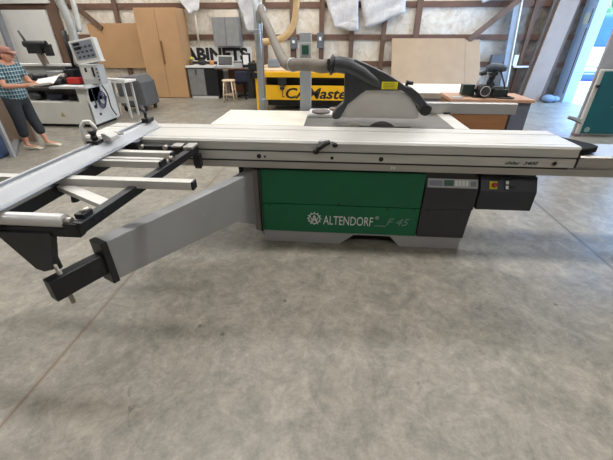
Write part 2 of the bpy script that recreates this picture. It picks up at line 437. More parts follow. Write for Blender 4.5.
part('underline', MB().box(.362, .452, 2.4175, 2.4195, .192, .199), GREY_INK, lp)
text('model_number', 'F 45', .456, .635, .205, .27, 2.4195, GREY_INK, lp, shear=.35, label='faint italic F 45')
# dark end panels and controls
low = part('lower_dark_panel', MB().prism([(.712, .112), (1.083, .112), (1.095, .366), (.712, .366)], 'y', 2.42, 2.46), CHARCOAL, saw)
for x in (.76, 1.02): part('screw', MB().disc((x, 2.42, .345), (0, 1, 0), .008, .006, 10), RUBBER, low)
pan = part('control_cabinet', MB().prism([(2.412, .37), (2.412, .548), (2.46, .632), (2.6, .655), (2.6, .37)], 'x', .712, 1.1), CHARCOAL, saw, .004)
def slope(mb, x0, x1, t0, t1, off=.002, ya=2.412, za=.548, yb=2.46, zb=.632):
    d = Vector((0, yb-ya, zb-za)); nrm = Vector((0, -(zb-za), yb-ya)).normalized()*off
    q = [Vector((x, ya, za))+d*t+nrm*s for s in (0, 1) for x, t in ((x0, t0), (x1, t0), (x1, t1), (x0, t1))]
    mb._add(q, [(0, 1, 2, 3), (4, 5, 6, 7), (0, 1, 5, 4), (1, 2, 6, 5), (2, 3, 7, 6), (3, 0, 4, 7)]); return mb
kp = part('control_panel', slope(MB(), .725, 1.092, .05, .75), GREY_LIGHT, pan)
part('green_display', slope(MB(), .845, .915, .2, .65, .004), GREENSCR, pan, label='green display strip')
kb = MB()
for i in range(4): slope(kb, .925+i*.026, .945+i*.026, .2, .65, .004)
part('keypad', kb, WHITE_INK, pan)
part('label_strip', slope(MB(), .735, .835, .2, .6, .003), PANEL_GREY, pan)
part('key_block', slope(MB(), 1.04, 1.08, .2, .6, .004), PANEL_GREY, pan)
hb = part('switch_box', MB().prism([(2.405, .385), (2.405, .54), (2.46, .64), (2.75, .655), (2.75, .385)], 'x', 1.112, 1.52), BLACK_BLUE, saw, .006)
S2 = dict(ya=2.405, za=.54, yb=2.46, zb=.64)
part('emergency_plate', slope(MB(), 1.175, 1.23, .14, .64, .004, **S2), STICKER, hb, label='yellow emergency stop plate')
nn = Vector((0, -.1, .055)).normalized(); ce = Vector((1.203, 2.427, .58))
part('emergency_button', MB().cyl(ce, ce+nn*.02, .012, .012).cyl(ce+nn*.02, ce+nn*.035, .019, .016, 18), RED, hb, label='red mushroom stop button')
part('power_switch', slope(MB(), 1.285, 1.315, .1, .75, .006, **S2), BLACK, hb)
part('switch_key', slope(slope(MB(), 1.29, 1.31, .16, .38, .009, **S2), 1.29, 1.31, .48, .7, .009, **S2), WHITE_INK, hb)
part('key_lever', slope(MB(), 1.325, 1.36, .25, .38, .012, **S2), RUBBER, hb)
part('top_clip', MB().disc((1.49, 2.47, .65), (0, 1, 0), .012, .02), RUBBER, hb)
# hinge column at the left end
hc = MB(); hc.prism([(-.69, .645), (-.572, .645), (-.572, .1), (-.63, .1)], 'y', 2.43, 2.7); hc.box(-.6, -.566, 2.415, 2.44, .1, .645)
col = part('hinge_column', hc, M('hinge_grey', (128, 125, 120), .45, 0, .05), saw, .003)
part('hinge_rod', MB().cyl((-.574, 2.405, .11), (-.574, 2.405, .66), .008, .008, 10), RUBBER, col)
part('hinge_foot', MB().box(-.62, -.565, 2.395, 2.43, .085, .11), GREY_LIGHT, col)
part('hinge_pin', MB().cyl((-.72, 2.46, .58), (-.72, 2.46, .67), .02, .02, 12), RUBBER, col)

# slider base rail and sliding carriage
prof = [(2.375, .685), (2.375, .735), (2.39, .745), (2.75, .745), (2.75, .68), (2.39, .68)]
rail = part('slider_rail', MB().prism(prof, 'x', -1.2, 3.4), ALU, saw)
part('rail_label', MB().box(.425, .436, 2.3735, 2.375, .7, .722).box(.442, .455, 2.3735, 2.375, .7, .722), WHITE_INK, rail)
up2 = part('upper_rail', MB().prism([(2.372, .745), (2.385, .752), (2.385, .81), (2.372, .822), (2.385, .832), (2.7, .832), (2.7, .745)], 'x', 1.6, 3.4), ALU, rail)
part('rail_lock', MB().cyl((2.02, 2.34, .705), (2.1, 2.36, .712), .012, .01, 12), STEEL, rail)
part('lock_knob', MB().ball((2.02, 2.34, .705), .02), RUBBER, rail)
cp = [(2.362, .75), (2.358, .757), (2.358, .808), (2.366, .813), (2.366, .822), (2.358, .827), (2.36, .872), (2.353, .884), (2.362, .898), (2.40, .9),
      (2.402, .897), (2.408, .897), (2.41, .9), (2.66, .9), (2.662, .894), (2.672, .894), (2.674, .9), (2.795, .9), (2.8, .89), (2.8, .76)]
car = part('sliding_carriage', MB().prism(cp, 'x', -1.86, 1.665), ALU_TOP, saw)
gl = MB(); gl.box(-1.859, 1.664, 2.3655, 2.367, .8135, .8215); gl.box(-1.86, 1.664, 2.661, 2.673, .8935, .895); gl.box(-1.86, 1.664, 2.4025, 2.4075, .8965, .8975)
part('t_slot', gl, SLOT, car)
sk = part('carriage_skirt', MB().box(-1.86, 1.64, 2.372, 2.79, .735, .752), RUBBER, car)
for x in (-.545, -.008, .344):
    part('bolt_hole', MB().disc((x, 2.358, .779), (0, 1, 0), .017 if x != -.008 else .012, .004), RUBBER, car)
part('bolt_hole', MB().disc((-.502, 2.358, .777), (0, 1, 0), .009, .004), CHARCOAL, car)
part('bolt_ring', MB().ring((1.53, 2.357, .78), (0, 1, 0), .019, .005), STEEL, car)
part('bolt_hole', MB().disc((1.53, 2.357, .78), (0, 1, 0), .015, .004), RUBBER, car)
text('slider_lettering', 'slider  3400', 1.2, 1.42, .765, .79, 2.3575, BLACK_INK, car, shear=.3, bold=.01, label='small black italic slider 3400')
bump = [(1.655, 2.36), (1.668, 2.42), (1.668, 2.72), (1.72, 2.72), (1.80, 2.60), (1.845, 2.52), (1.85, 2.47), (1.82, 2.43), (1.76, 2.40)]
part('end_bumper', MB().prism(bump, 'z', .845, .88), M('matt_black', (14, 14, 16), .8, spec=.2), car, .008)
part('end_plate', MB().box(1.664, 1.684, 2.362, 2.79, .752, .845), RUBBER, car)
part('end_plate', MB().box(-1.88, -1.86, 2.362, 2.79, .75, .898), RUBBER, car)
lv = MB(); lv.tube([(-.03, 2.36, .893), (-.06, 2.34, .889), (-.09, 2.325, .868), (-.115, 2.322, .845)], [.016, .02, .018, .014], 12)
part('carriage_lever', lv, RUBBER, car)
part('lever_mount', MB().box(-.11, .0, 2.345, 2.38, .872, .905), GREY_LIGHT, car, .006)
part('lever_knob', MB().ball((-.125, 2.322, .835), .022, .018, .022).ball((.01, 2.335, .88), .02, .016, .018), RUBBER, car)

# tables
tb = part('extension_table', MB().box(-1.05, -.255, 2.815, 3.44, .868, .899), CREAM, saw, .003)
ct = MB(); ct.box(-.255, .965, 2.84, 3.44, .85, .899); ct.box(-.255, .2, 2.815, 2.84, .85, .899); ct.box(.62, .965, 2.815, 2.84, .85, .899)
part('cast_iron_table', ct, CAST, saw)
part('blade_slot', MB().box(.2, .62, 2.802, 2.84, .86, .893), RUBBER, saw)
part('table_edge_bar', MB().box(.966, 1.085, 2.815, 3.46, .87, .899), ALU_TOP, saw, .003)
part('table_leg', MB().box(-.98, -.92, 3.3, 3.36, .0, .868), CHARCOAL, saw)
# rip fence at the back
rf = MB(); rf.prism([(3.40, .902), (3.40, .995), (3.415, 1.0), (3.46, 1.0), (3.46, .902)], 'x', .86, 1.69)
fen = part('rip_fence', rf, M('rip_fence_alu', (176, 174, 172), .4, .45, .05, 3), saw, .002)
part('fence_clamp', MB().box(1.03, 1.09, 3.385, 3.42, .895, .915), RUBBER, fen)
part('fence_holder', MB().prism([(.83, .9), (.93, .9), (.93, .93), (.86, 1.0), (.83, 1.0)], 'y', 3.44, 3.52), WHITE, fen)
# blades
bl = MB(); bl.disc((.39, 2.845, .79), (0, 1, 0), .15, .004, 60)
part('saw_blade', bl, M('saw_blade_steel', (96, 94, 92), .35, .8, .05), saw)
part('scoring_blade', MB().disc((.18, 2.846, .862), (0, 1, 0), .065, .004, 40), STEEL, saw)
part('table_insert', MB().box(-.15, .95, 2.862, 2.9, .8991, .9005), M('insert_steel', (128, 126, 124), .35, .6, .05), saw)

# guard hood
Y0, Y1 = 2.9, 3.02
shell = [(.063, 1.30), (.07, 1.073), (.011, 1.022), (-.025, .968), (-.018, .948), (.0, .935), (.035, .94), (.05, .958), (.104, 1.058), (.204, 1.14), (.242, 1.165),
         (.52, 1.168), (.6, 1.115), (.655, 1.07), (.69, 1.035), (.69, .998), (.715, .98), (.752, .982), (.782, 1.005), (.785, 1.045), (.74, 1.07), (.66, 1.15), (.6, 1.19), (.549, 1.2),
         (.495, 1.235), (.40, 1.285), (.269, 1.34), (.134, 1.39)]
hood = part('guard_hood', MB().prism(shell, 'y', Y0, Y1), HOODM, saw, .008)
cov = [(.035, .945), (.06, .99), (.11, 1.058), (.205, 1.138), (.245, 1.164), (.52, 1.166), (.6, 1.112), (.652, 1.06), (.695, .985), (.7, .955), (.67, .942)]
part('guard_cover', MB().prism(cov, 'y', 2.945, 2.99), COVER, hood, .004, label='light grey half round cover plate')
part('guard_pipe', MB().tube([(-.045, 2.94, 1.345), (.01, 2.935, 1.352), (.1, 2.93, 1.335), (.2, 2.93, 1.29), (.3, 2.925, 1.225), (.38, 2.93, 1.185)], [.062, .062, .06, .058, .045, .02], 18), HOODM, hood)
part('guard_collar', MB().ring((-.04, 2.94, 1.346), (1, .05, -.1), .064, .012), RUBBER, hood)
part('warning_sticker', MB().box(.36, .485, 2.8965, 2.8995, 1.177, 1.232), STICKER, hood, label='yellow warning sticker')
stx = MB()
for i in range(4): stx.box(.375, .47-.01*(i % 2), 2.8955, 2.8966, 1.184+i*.011, 1.188+i*.011)
part('sticker_print', stx, M('olive_ink', (150, 140, 30), .5), hood)
part('guard_knob', MB().cyl((.565, 2.96, 1.195), (.565, 2.96, 1.22), .012, .012).cyl((.56, 2.96, 1.222), (.615, 2.96, 1.215), .016, .014, 12), RUBBER, hood)
part('guard_foot_wheel', MB().disc((.735, 2.895, 1.02), (0, 1, 0), .04, .012), RUBBER, hood)
# post with switch box
post = part('guard_post', MB().box(-.352, -.246, 3.5, 3.6, 0, 1.57), M('post_grey', (158, 163, 166), .45, 0, .05), saw, .004)
sb = part('post_switch_box', MB().box(-.345, -.24, 3.44, 3.5, 1.375, 1.49), GREY_LIGHT, post, .004)
part('green_window', MB().box(-.325, -.262, 3.434, 3.441, 1.395, 1.47), GREENSCR, sb, label='dark green window in the box')

# outrigger arm
P0 = Vector((-.66, 2.45, 0)); P1 = Vector((-1.175, 1.365, 0)); ad = (P1-P0).normalized(); an = Vector((-ad.y, ad.x, 0)); 
if an.x < 0: an = -an
def armsec(P, zt, zb, w=.085): return [P+an*s*w/2+Vector((0, 0, z)) for s, z in ((1, zb), (1, zt), (-1, zt), (-1, zb))]
a_ = MB()
q = armsec(P1, .638, .402) + armsec(P0, .62, .27)
a_._add(q, [(0, 1, 2, 3), (4, 5, 6, 7), (0, 1, 5, 4), (1, 2, 6, 5), (2, 3, 7, 6), (3, 0, 4, 7)])
arm = part('outrigger_arm', a_, GREY_STEEL, saw, .004, label='grey steel swing arm')
gs = MB(); g0 = P0+an*.043; gq = [g0+Vector((0, 0, .15)), g0+Vector((0, 0, .28)), P0+ad*.25+an*.043+Vector((0, 0, .30))]
gq = gq + [p-an*.012 for p in gq]; gs._add(gq, [(0, 1, 2), (3, 4, 5), (0, 1, 4, 3), (1, 2, 5, 4), (2, 0, 3, 5)])
part('arm_gusset', gs, GREY_STEEL, arm)
for t, z in ((.12, .56), (.55, .5), (1.0, .43)):
    pp = P0+ad*t+an*.0435+Vector((0, 0, z)); part('arm_screw', MB().disc(pp, an, .007, .004, 10), GREY_LIGHT, arm)
q = armsec(P1+ad*.035, .644, .392, .1) + armsec(P1-ad*.001, .644, .392, .1)
ec_ = MB(); ec_._add(q, [(0, 1, 2, 3), (4, 5, 6, 7), (0, 1, 5, 4), (1, 2, 6, 5), (2, 3, 7, 6), (3, 0, 4, 7)])
part('arm_end_cap', ec_, RUBBER, arm, .004)
q = armsec(P1+ad*.29, .57, .455, .06) + armsec(P1-ad*.3, .57, .455, .06)
ib = MB(); ib._add(q, [(0, 1, 2, 3), (4, 5, 6, 7), (0, 1, 5, 4), (1, 2, 6, 5), (2, 3, 7, 6), (3, 0, 4, 7)])
inn = part('telescopic_tube', ib, BLACK, arm, .004)
for t, z in ((.1, .52), (.2, .53), (.25, .47)):
    part('tube_scuff', MB().disc(P1+ad*t+an*.0305+Vector((0, 0, z)), an, .014, .003, 10), RUBBER, inn)
pin = P1+ad*.225
part('support_pin', MB().cyl((pin.x, pin.y, .39), (pin.x, pin.y, .63), .011, .011, 12), STEEL, arm)

# cross-cut table frame
fr = part('frame_side_rail', MB().beam((-1.085, 1.16, .83), (-1.01, 2.335, .83), .045, .05), BLACK, saw, .003)
for y in (1.24, 1.3): part('rail_bolt', MB().disc((-1.061+(y-1.16)*.064, y, .83), (1, 0, 0), .01, .006, 12), RUBBER, fr)
part('frame_hook', MB().prism([(2.28, .8), (2.335, .8), (2.335, .71), (2.30, .69), (2.28, .73)], 'x', -1.02, -.97), RUBBER, fr, .004)
part('frame_clip', MB().box(-1.05, -.985, 2.22, 2.335, .856, .875), ALU, fr, .004)
part('frame_clip', MB().box(-1.15, -1.08, 2.25, 2.335, .86, .872), ALU, fr, .004)
part('frame_left_rail', MB().box(-1.53, -1.47, 1.1, 2.335, .79, .855), BLACK, saw, .003)
part('frame_back_rail', MB().box(-1.62, -1.055, 2.27, 2.335, .80, .862), BLACK, saw, .003)
for x in (-1.38, -1.2): part('rail_bolt', MB().cyl((x, 2.25, .855), (x, 2.29, .855), .016, .016, 12), STEEL, saw)
part('frame_front_rail', MB().box(-2.3, -1.09, 1.16, 1.2, .78, .825), BLACK, saw, .003)
part('frame_corner', MB().box(-1.15, -1.085, 1.155, 1.2, .79, .85), BLACK, saw, .004)
part('frame_support_gusset', MB().prism([(-2.3, .775), (-1.475, .775), (-1.372, .6), (-1.335, .585), (-1.285, .6), (-1.225, .775), (-1.225, .8), (-2.3, .8)], 'y', 1.15, 1.19), CHARCOAL, saw, .004)
part('gusset_socket', MB().cyl((pin.x, 1.17, .6), (pin.x, 1.17, .775), .016, .016, 14), CHARCOAL, saw)
ro = part('end_roller', MB().cyl((-2.3, 1.18, .853), (-1.15, 1.18, .853), .03, .03, 24), M('roller_alu', (216, 214, 213), .35, .3, .03), saw)
part('roller_axle', MB().cyl((-1.151, 1.18, .853), (-1.118, 1.18, .853), .016, .016, 14), STEEL, ro)
part('stop_block', MB().box(-1.12, -1.075, 1.2, 1.265, .85, .875), RUBBER, saw, .004)
part('stop_screw', MB().cyl((-1.1, 1.22, .878), (-1.08, 1.25, .882), .009, .009, 10), STEEL, saw)
def bar(x0, x1, y, w, h, z, name='support_bar', caps=True):
    o = part(name, MB().box(x0, x1, y-w/2, y+w/2, z-h, z), ALU_TOP, saw, .003)
    if caps: part('bar_end_cap', MB().box(x1, x1+.012, y-w/2, y+w/2, z-h, z), RUBBER, o, .003)
    return o
bar(-2.35, -.735, 1.59, .05, .046, .888)
bb = bar(-1.56, -1.05, 1.9, .085, .042, .89)
part('bar_groove', MB().box(-1.55, -1.05, 1.89, 1.903, .8898, .8906), SLOT, bb)
bar(-1.56, -1.06, 2.06, .05, .04, .89)
part('bar_screw', MB().cyl((-1.045, 1.99, .87), (-1.02, 1.99, .87), .015, .015, 10), STEEL, saw)
part('frame_diagonal', MB().beam((-1.48, 1.58, .838), (-1.085, 1.373, .838), .06, .026), ALU_TOP, saw, .002)
part('under_knob', MB().cyl((-1.36, 1.505, .785), (-1.36, 1.505, .816), .02, .014, 12), RUBBER, saw)
# cross-cut fence with scale
fc = [(-1.53, .9), (-1.53, .962), (-1.525, .965), (-1.508, .965), (-1.506, .945), (-1.494, .945), (-1.492, .957), (-1.47, .955), (-1.463, .95), (-1.436, .914), (-1.432, .908), (-1.412, .906), (-1.41, .9)]
fb = MB(); fb.prism(fc, 'y', .9, 2.68)
fence = part('crosscut_fence', fb, ALU_BLUE, saw)
part('fence_slot', MB().box(-1.5058, -1.4942, .9, 2.68, .9452, .947), SLOT, fence)
sc = MB()
for i in range(170): sc.box(-1.489, -1.482 if i % 5 else -1.476, .91+i*.0103, .9115+i*.0103, .9562, .9572)
part('fence_scale', sc, M('scale_ink', (130, 136, 146), .5), fence)
part('fence_end_cap', MB().prism(fc, 'y', 2.68, 2.69), OFFWHITE, fence)
part('fence_foot', MB().box(-1.5, -1.38, 2.22, 2.3, .86, .9), RUBBER, fence, .004)
# flip stops
st = part('stop_carrier', MB().box(-1.54, -1.47, 1.95, 2.02, .956, .98), RUBBER, fence, .006)
part('stop_body', MB().cyl((-1.5, 1.98, .985), (-1.5, 1.98, 1.01), .022, .018, 14).cyl((-1.5, 1.98, 1.01), (-1.5, 1.98, 1.04), .016, .03, 14), RUBBER, st)
fl = MB(); fl.tube([(-1.56, 1.98, .93), (-1.57, 1.98, 1.0), (-1.57, 1.99, 1.06), (-1.55, 2.0, 1.085), (-1.52, 2.01, 1.085), (-1.50, 2.01, 1.06), (-1.49, 2.01, 1.03)], .012, 8)
part('flip_handle', fl, WHITE, st, label='white arched flip handle')
part('flip_plate', MB().prism([(-1.48, .96), (-1.42, .96), (-1.42, .985), (-1.455, 1.01), (-1.48, 1.01)], 'y', 2.02, 2.11), OFFWHITE, st, .004)
part('stop_tip', MB().cyl((-1.45, 2.12, .985), (-1.45, 2.2, .965), .016, .008, 12), STEEL, st)
s2 = part('stop_carrier', MB().box(-1.5, -1.44, 2.55, 2.64, .956, .99), RUBBER, fence, .006)
part('stop_lever', MB().tube([(-1.48, 2.6, .985), (-1.49, 2.61, 1.03), (-1.52, 2.63, 1.065)], [.015, .012, .018], 10), RUBBER, s2)
part('stop_screw', MB().cyl((-1.47, 2.6, .985), (-1.47, 2.6, 1.005), .008, .008, 10), STEEL, s2)

# dust hose and galvanised duct
hs = []
path = [(-1.17, 5.9, 1.9), (-1.1, 5.6, 1.82), (-.92, 5.1, 1.62), (-.7, 4.4, 1.4), (-.53, 3.75, 1.31), (-.42, 3.38, 1.315), (-.3, 3.2, 1.33), (-.2, 3.08, 1.335), (-.12, 2.99, 1.33), (-.055, 2.945, 1.343)]
def smooth(path, n=6):
    P = [Vector(p) for p in path]; out = []
    for i in range(len(P)-1):
        p0, p1, p2, p3 = P[max(i-1, 0)], P[i], P[i+1], P[min(i+2, len(P)-1)]
        for k in range(n):
            t = k/n; out.append(.5*((2*p1)+(-p0+p2)*t+(2*p0-5*p1+4*p2-p3)*t*t+(-p0+3*p1-3*p2+p3)*t**3))
    return out+[P[-1]]
sp = smooth(path, 10)
hose = empty('dust_hose', (-1.17, 5.9, 1.83), 'grey flexible dust hose running from the galvanised duct to the saw guard', 'hose')
part('hose_body', MB().tube(sp, [.048+.004*(i % 2) for i in range(len(sp))], 14), HOSE, hose)
part('hose_clamp', MB().ring(sp[52], sp[53]-sp[51], .053, .007), DUCT, hose)
duct = empty('extraction_duct', (-1.26, 6.0, 0), 'upright galvanised extraction duct beside the yellow machine', 'duct')
part('duct_pipe', MB().cyl((-1.26, 6.0, .0), (-1.26, 6.0, 3.2), .055, .055, 20), DUCT, duct)
for z in (1.56, 1.62, .6): part('duct_joint', MB().ring((-1.26, 6.0, z), (0, 0, 1), .056, .008), DUCT, duct)
part('branch', MB().tube([(-1.26, 6.0, 1.7), (-1.21, 5.98, 1.85), (-1.165, 5.92, 1.9)], [.05, .062, .068], 16), DUCT, duct)
part('duct_rod', MB().cyl((-1.195, 5.99, 0), (-1.195, 5.99, 3.0), .008, .008, 8), STEEL, duct)

# ---------------------------------------------------------------- yellow CNC router table
cnc = empty('routing_table', (-.3, 8.7, 0), 'yellow steel routing machine with big black lettering, behind the panel saw', 'router')
for x in (-1.81, .32):
    for y in (8.0, 9.4): part('leg', MB().box(x, x+.16, y, y+.12, 0, .76), YELLOW, cnc, .006)
part('side_rail', MB().box(-1.81, .48, 7.98, 8.1, .74, .85), YELLOW, cnc, .008)
pnl = part('name_panel', MB().box(-1.64, .46, 8.0, 8.05, .27, .575), YELLOW, cnc, .004)
text('name_lettering', 'CAMaster', -1.13, .42, .3, .53, 7.9995, BLACK_INK, pnl, shear=.25, bold=.025, label='bold black italic lettering')
part('lettering_bracket', MB().box(-1.21, -1.195, 7.997, 8.0, .33, .52).box(-1.21, -1.15, 7.997, 8.0, .33, .345).box(-1.21, -1.15, 7.997, 8.0, .505, .52), BLACK_INK, pnl)
part('deck', MB().box(-1.85, .5, 8.05, 9.55, .85, .885), M('spoil_board', (214, 190, 156), .7, 0, .05), cnc)
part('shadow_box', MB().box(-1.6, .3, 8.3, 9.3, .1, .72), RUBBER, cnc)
part('far_rail', MB().box(-1.81, .48, 9.5, 9.6, .74, .85), YELLOW, cnc)
g = MB(); g.box(-1.95, -1.75, 8.0, 8.2, .82, 1.02); g.box(-1.9, -1.72, 7.95, 8.3, .72, .84)
gantry = part('gantry_foot', g, RUBBER, cnc, .01)
part('cable_chain', MB().box(-1.98, -1.86, 7.95, 8.3, .3, .9), RUBBER, cnc)
sp_ = MB(); sp_.box(-1.62, -1.35, 8.6, 9.0, .9, 1.05); sp_.cyl((-1.3, 8.8, .92), (-1.3, 8.8, 1.2), .06, .06)
part('spindle_head', sp_, PANEL_GREY, cnc, .01)
part('clamp_block', MB().box(-1.28, -1.1, 7.9, 8.0, .6, .74).cyl((-1.2, 7.93, .5), (-1.2, 7.93, .6), .05, .03), RUBBER, cnc)
tp = [(-.92, 8.9, 2.6), (-.95, 8.9, 2.2), (-1.0, 8.9, 1.85), (-1.12, 8.9, 1.62), (-1.32, 8.9, 1.48), (-1.6, 8.9, 1.42), (-1.85, 8.9, 1.38), (-1.9, 8.85, 1.2), (-1.86, 8.7, 1.0)]
tag(MB().tube(smooth(tp, 6), .075, 14).build('suction_hose', HOSE_TAN), 'tan suction hose curving down to the yellow routing machine', 'hose')
# things on the saw table behind the post
tag(MB().prism([(-.26, .9005), (.06, .9005), (.05, .925), (-.24, .925)], 'y', 3.16, 3.43).build('tray', WHITE, bevel=.004), 'shallow white tray on the saw table left of the guard', 'tray')
tag(MB().disc((.0, 3.38, .9345), (0, 0, 1), .055, .014, 24).build('spare_disc', M('brown_disc', (132, 112, 100), .5)), 'small brownish disc at the back of the white tray', 'disc')
tag(MB().disc((-.13, 3.24, .9345), (0, 0, 1), .085, .014, 28).build('spare_disc', M('grey_disc', (108, 100, 98), .4, .3)), 'flat dark grey disc at the front of the white tray', 'disc')
# ---------------------------------------------------------------- back wall furniture
wd = empty('wardrobe', (-4.68, 10.0, 0), 'tall tan wardrobe with two doors against the back wall', 'wardrobe')
part('carcass', MB().box(-5.24, -4.13, 9.76, 10.36, 0, 2.15), MDF, wd)
for x0, x1 in ((-5.23, -4.69), (-4.68, -4.14)):
    dd = part('door', MB().box(x0, x1, 9.735, 9.758, .02, 2.13), MDF, wd, .003)
    if x0 > -5: part('handle', MB().box(-4.66, -4.63, 9.71, 9.736, .86, 1.42), M('handle_brown', (128, 88, 54), .5), dd, .004)
tag(MB().box(-6.98, -5.3, 10.34, 10.4, .72, 1.83).build('fibreboard_panel', MDF), 'wide tan board leaning on the wall left of the wardrobe', 'board')
cb = empty('base_cabinet', (-3.72, 10.0, 0), 'low grey door cabinet with white top beside the wardrobe', 'cabinet')
part('carcass', MB().box(-4.1, -3.3, 9.8, 10.35, .06, .78), RUBBER, cb)
dd = part('door', MB().box(-4.07, -3.62, 9.775, 9.8, .08, .75), M('cabinet_grey', (128, 128, 126), .5), cb, .003)
part('handle', MB().box(-3.86, -3.83, 9.762, 9.776, .6, .74), CHARCOAL, dd)
part('worktop', MB().box(-4.12, -3.34, 9.76, 10.36, .78, .83), WHITE, cb, .004)
part('plinth', MB().box(-4.06, -3.3, 9.79, 10.3, 0, .06), OFFWHITE, cb)
bt = empty('spray_bottle', (-4.02, 10.0, .83), 'small yellow capped bottle at the left end of the white cabinet top', 'bottle')
part('bottle_body', MB().cyl((-4.02, 10, .83), (-4.02, 10, .96), .05, .045), M('bottle_brown', (110, 90, 70)), bt); part('cap', MB().ball((-4.0, 10, 1.0), .05, .05, .04), STICKER, bt)
tag(MB().ball((-3.7, 9.95, .9), .13, .1, .07).build('dark_bag', RUBBER), 'dark crumpled bag on the white cabinet top', 'bag')
tag(MB().cyl((-3.42, 9.95, .83), (-3.42, 9.95, .95), .05, .06).build('orange_cup', M('cup_orange', (214, 150, 90))), 'orange cup at the right end of the white cabinet top', 'cup')
dk = empty('desk', (-2.75, 10.0, 0), 'wooden desk with laptop by the wall next to the low cabinet', 'desk')
part('desktop', MB().box(-3.3, -2.1, 9.7, 10.35, .755, .785), M('desk_brown', (120, 98, 82), .5), dk, .003)
part('back_panel', MB().box(-3.1, -2.15, 10.3, 10.34, .1, .755), PLY, dk)
part('leg', MB().box(-2.2, -2.14, 9.75, 10.3, 0, .755), RUBBER, dk); part('leg', MB().box(-3.28, -3.25, 9.75, 10.3, 0, .755), RUBBER, dk)
lt = empty('laptop', (-3.05, 9.9, .785), 'open silver laptop with dark screen on the desk', 'laptop')
part('keyboard_base', MB().box(-3.27, -2.78, 9.75, 10.0, .785, .805), GREY_LIGHT, lt)
R_ = Matrix.Translation((-3.06, 9.98, .8)) @ Matrix.Rotation(math.radians(-14), 4, 'X')
part('lid', MB().box(-.23, .23, 0, .012, 0, .28, R_), OFFWHITE, lt); part('screen', MB().box(-.19, .19, -.003, .0, .035, .25, R_), SCREEN, lt)
part('keypad', MB().box(-3.2, -2.86, 9.77, 9.88, .805, .808), CHARCOAL, lt)
tag(MB().box(-2.78, -2.56, 9.85, 10.0, .785, .9).build('paper_tray', GREY_LIGHT), 'grey paper tray beside the laptop', 'tray')
ph = empty('framed_notice', (-2.45, 9.9, .785), 'small white notice in a black stand on the desk end', 'frame')
part('stand', MB().box(-2.57, -2.33, 9.9, 9.94, .785, 1.13), RUBBER, ph, .006); part('sheet', MB().box(-2.53, -2.38, 9.893, 9.9, .86, 1.09), PAPER, ph)
ch = empty('office_chair', (-2.55, 9.8, 0), 'navy office chair pushed under the desk right of the stool', 'chair')
part('backrest', MB().box(-2.74, -2.36, 9.62, 9.69, .44, .72), NAVY, ch, .03); part('seat', MB().box(-2.75, -2.35, 9.68, 10.1, .38, .45), NAVY, ch, .03)
part('stem', MB().cyl((-2.55, 9.9, .08), (-2.55, 9.9, .4), .03), RUBBER, ch)
for i in range(5):
    a = i*2*PI/5; e = (-2.55+.26*math.cos(a), 9.9+.26*math.sin(a), .05)
    lg = part('leg', MB().beam((-2.55, 9.9, .09), e, .04, .03), RUBBER, ch); part('caster', MB().ball((e[0], e[1], .03), .03), RUBBER, lg)
so = empty('stool', (-2.82, 9.35, 0), 'pale wooden stool standing in front of the desk', 'stool')
part('seat', MB().cyl((-2.83, 9.35, .5), (-2.83, 9.35, .535), .17, .17, 24), PALE_WOOD, so, .006)
cs = [(-1, -1), (1, -1), (1, 1), (-1, 1)]
for a, c in cs: part('leg', MB().cyl((-2.83+a*.1, 9.35+c*.1, .5), (-2.83+a*.15, 9.35+c*.15, 0), .02, .018, 10), PALE_WOOD, so)
for i in range(4):
    z = .18 if i % 2 == 0 else .3; r = .15-.05*z/.5; p, q2 = cs[i], cs[(i+1) % 4]
    part('rung', MB().cyl((-2.83+p[0]*r, 9.35+p[1]*r, z), (-2.83+q2[0]*r, 9.35+q2[1]*r, z), .012, .012, 8), PALE_WOOD, so)
sg = empty('wall_sign', (-3.4, 10.38, .9), 'long white sign with big black letters on the wall above the cabinet', 'sign')
bd = part('sign_board', MB().box(-4.7, -2.4, 10.37, 10.395, .9, 1.27), WHITE, sg)
text('sign_lettering', 'CABINETS', -4.62, -2.5, .92, 1.25, 10.3695, BLACK_INK, bd, bold=.05, label='heavy black capital letters')
wc = empty('wall_cabinet', (-2.98, 10.25, 1.28), 'grey two door cabinet hung on the wall above the sign', 'cabinet')
part('carcass', MB().box(-3.33, -2.62, 10.08, 10.4, 1.285, 1.95), M('wall_cabinet_grey', (138, 138, 136), .5), wc)
for a in (-3.33, -2.97): part('door', MB().box(a+.004, a+.346, 10.06, 10.08, 1.29, 1.945), M('wall_door_grey', (142, 142, 140), .5), wc, .003)
tag(MB().box(-3.25, -2.65, 10.15, 10.39, 1.955, 2.12).build('cardboard_box', M('pale_card', (222, 208, 190), .7)), 'pale cardboard box on top of the grey wall cabinet', 'box')
tag(MB().cyl((-3.86, 10.36, 1.3), (-3.86, 10.36, 2.1), .028).build('conduit', WHITE), 'white upright conduit left of the grey wall cabinet', 'conduit')
def ebox(x, z, w, h, label):
    e = empty('electrical_box', (x, 10.36, z-h/2), label, 'electrical box', 'electrical boxes on the studs')
    part('enclosure', MB().box(x-w/2, x+w/2, 10.29, 10.402, z-h/2, z+h/2), M('box_grey', (98, 104, 112), .5), e, .006)
    part('label_plate', MB().box(x-w*.2, x+w*.2, 10.284, 10.29, z+h*.0, z+h*.25), PAPER, e)
ebox(-1.2, 1.36, .18, .27, 'grey electrical box with white label left of the saw post')
ebox(-.48, 1.42, .17, .36, 'grey electrical box on the stud right of the saw post')

